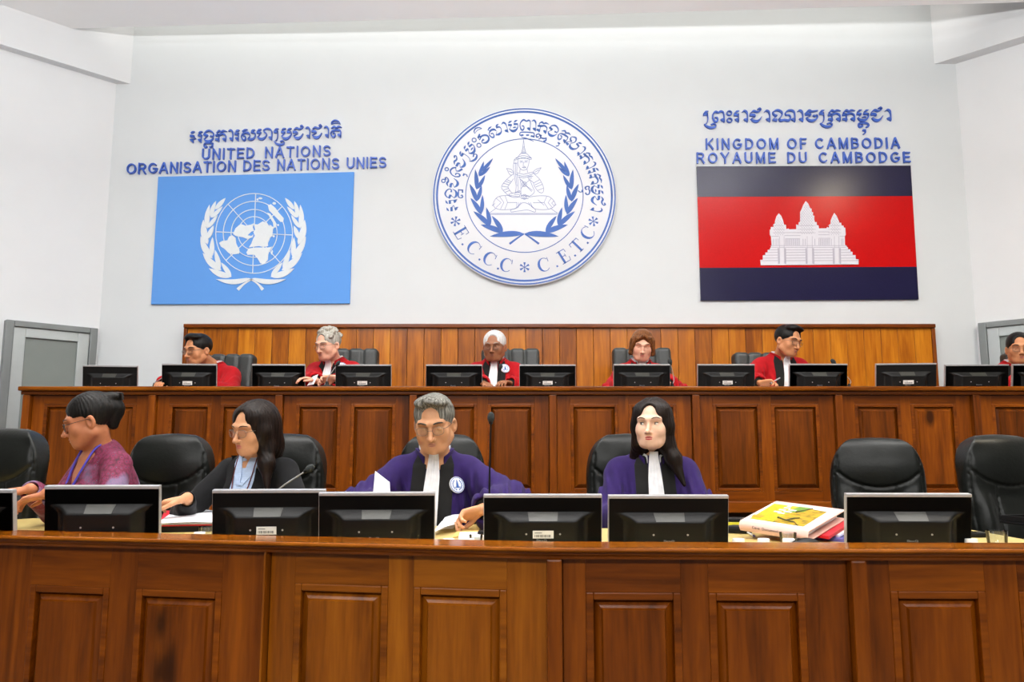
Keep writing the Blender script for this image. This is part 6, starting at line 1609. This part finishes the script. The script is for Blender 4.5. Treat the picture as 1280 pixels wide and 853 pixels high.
# ================================================================== gooseneck microphones
def microphone(base, path, head_r, label, group, zbase, stem=.0035):
    """path of the neck from the base up to the foam head"""
    root = empty('gooseneck_microphone', base, 0, label, 'microphone', group)
    o = Vector(base)
    MB().lathe([(.045, 0), (.046, .01), (.040, .022), (.014, .026), (.008, .05)], 20).build('base', M['plastic'], root, smooth=True)
    pts = [Vector((0, 0, .04))]+[Vector(p)-o for p in path]
    pts = [Vector(p[:3]) for p in catmull3(pts)]
    MB().tube(pts, [stem]*len(pts), 8).build('neck', M['silver' if stem < .003 else 'plastic'], root, smooth=True)
    d = (pts[-1]-pts[-2]).normalized(); R_ = Vector((0, 0, 1)).rotation_difference(d).to_matrix().to_4x4()
    Mh = Matrix.Translation(pts[-1]) @ R_
    MB().ellipsoid((0, 0, head_r*1.1), (head_r, head_r, head_r*1.45), 16, 0, Mh).build('foam_head', M['foam'], root, smooth=True)
    MB().lathe([(stem*1.2, -.012), (head_r*.55, -.008), (head_r*.6, .0), (head_r*.4, .004)], 12, 0, Mh).build('collar', M['plastic'], root, smooth=True)
def catmull3(p, n=6):
    p = [np.array(q, float) for q in p]; p = [2*p[0]-p[1]]+p+[2*p[-1]-p[-2]]; out = []
    for i in range(1, len(p)-2):
        for k in range(n):
            t = k/n; out.append(.5*((2*p[i])+(-p[i-1]+p[i+1])*t+(2*p[i-1]-5*p[i]+4*p[i+1]-p[i+2])*t*t+(-p[i-1]+3*p[i]-3*p[i+1]+p[i+2])*t**3))
    out.append(p[-2]); return out
def mic(bpx, zb, Y, pts, hr, label, group, stem=.0035):
    b_ = P(bpx, 600, Y); microphone((b_.x, Y, zb), [P(px, py, Y-.01*i) for i, (px, py) in enumerate(pts)], hr, label, group, zb, stem)
g1, g2 = 'microphones on the front desk', "microphones on the judges' bench"
mic(612, SURF, 2.96, [(611.5, 640), (612, 590), (613.5, 527)], .0135, 'tall black gooseneck microphone rising beside the man in purple', g1, .0032)
mic(332, SURF, 2.98, [(340, 622), (352, 609), (383, 588.5)], .0135, 'slanted gooseneck microphone in front of the black blazer', g1, .0026)
mic(626, BZT, 5.66, [(625, 472), (625.6, 461)], .014, 'gooseneck microphone in front of the white-haired judge', g2, .003)
mic(844, BZT, 5.66, [(842.5, 474), (840, 462), (838.2, 455)], .016, 'gooseneck microphone right of the red-haired judge', g2, .0026)
mic(1068, BZT, 5.68, [(1063, 476), (1052, 464), (1043.5, 454.5)], .016, 'gooseneck microphone bending behind the monitor right of the writing judge', g2, .0026)
mic(405, BZT, 5.48, [(409, 474), (415, 465), (421, 456.5)], .013, 'gooseneck microphone in front of the curly grey-haired judge', g2, .0026)
mic(186, BZT, 5.64, [(192, 479), (199, 475), (206, 470)], .013, 'gooseneck microphone at the left, beside the leftmost judge', g2, .0026)

# ================================================================== on the judges' bench
q_ = [P(384, 482, 5.56), P(392, 480.5, 5.56), P(398, 468, 5.58), P(391, 471, 5.58)]
tag(slab_pts(MB(), [p+Vector((0, 0, 0)) for p in q_], .0012).build('paper_sheet', M['paper'], fix=True), 'folded white sheet held by the curly grey-haired judge', 'paper')
a_ = P(962, 480, 5.57); b_ = P(971.5, 474.5, 5.60)
root = empty('pen', a_, 0, 'silver pen in the hand of the judge who is writing', 'pen'); d_ = b_-a_
MB().tube([(0, 0, 0), d_*.15], [.001, .0045], 8).build('tip', M['plastic'], root, smooth=True)
MB().tube([d_*.15, d_*1.35], .0045, 10).build('barrel', M['silver'], root, smooth=True)
p = P(975, 484, 5.56); sheet('paper_sheet', (p.x-.12, 5.50, BZT+.003), (p.x+.10, 5.50, BZT+.003), (p.x+.10, 5.72, BZT+.003), (p.x-.12, 5.72, BZT+.003), M['paper'], 'white sheet under the writing hand on the bench', 'paper', th=.002)
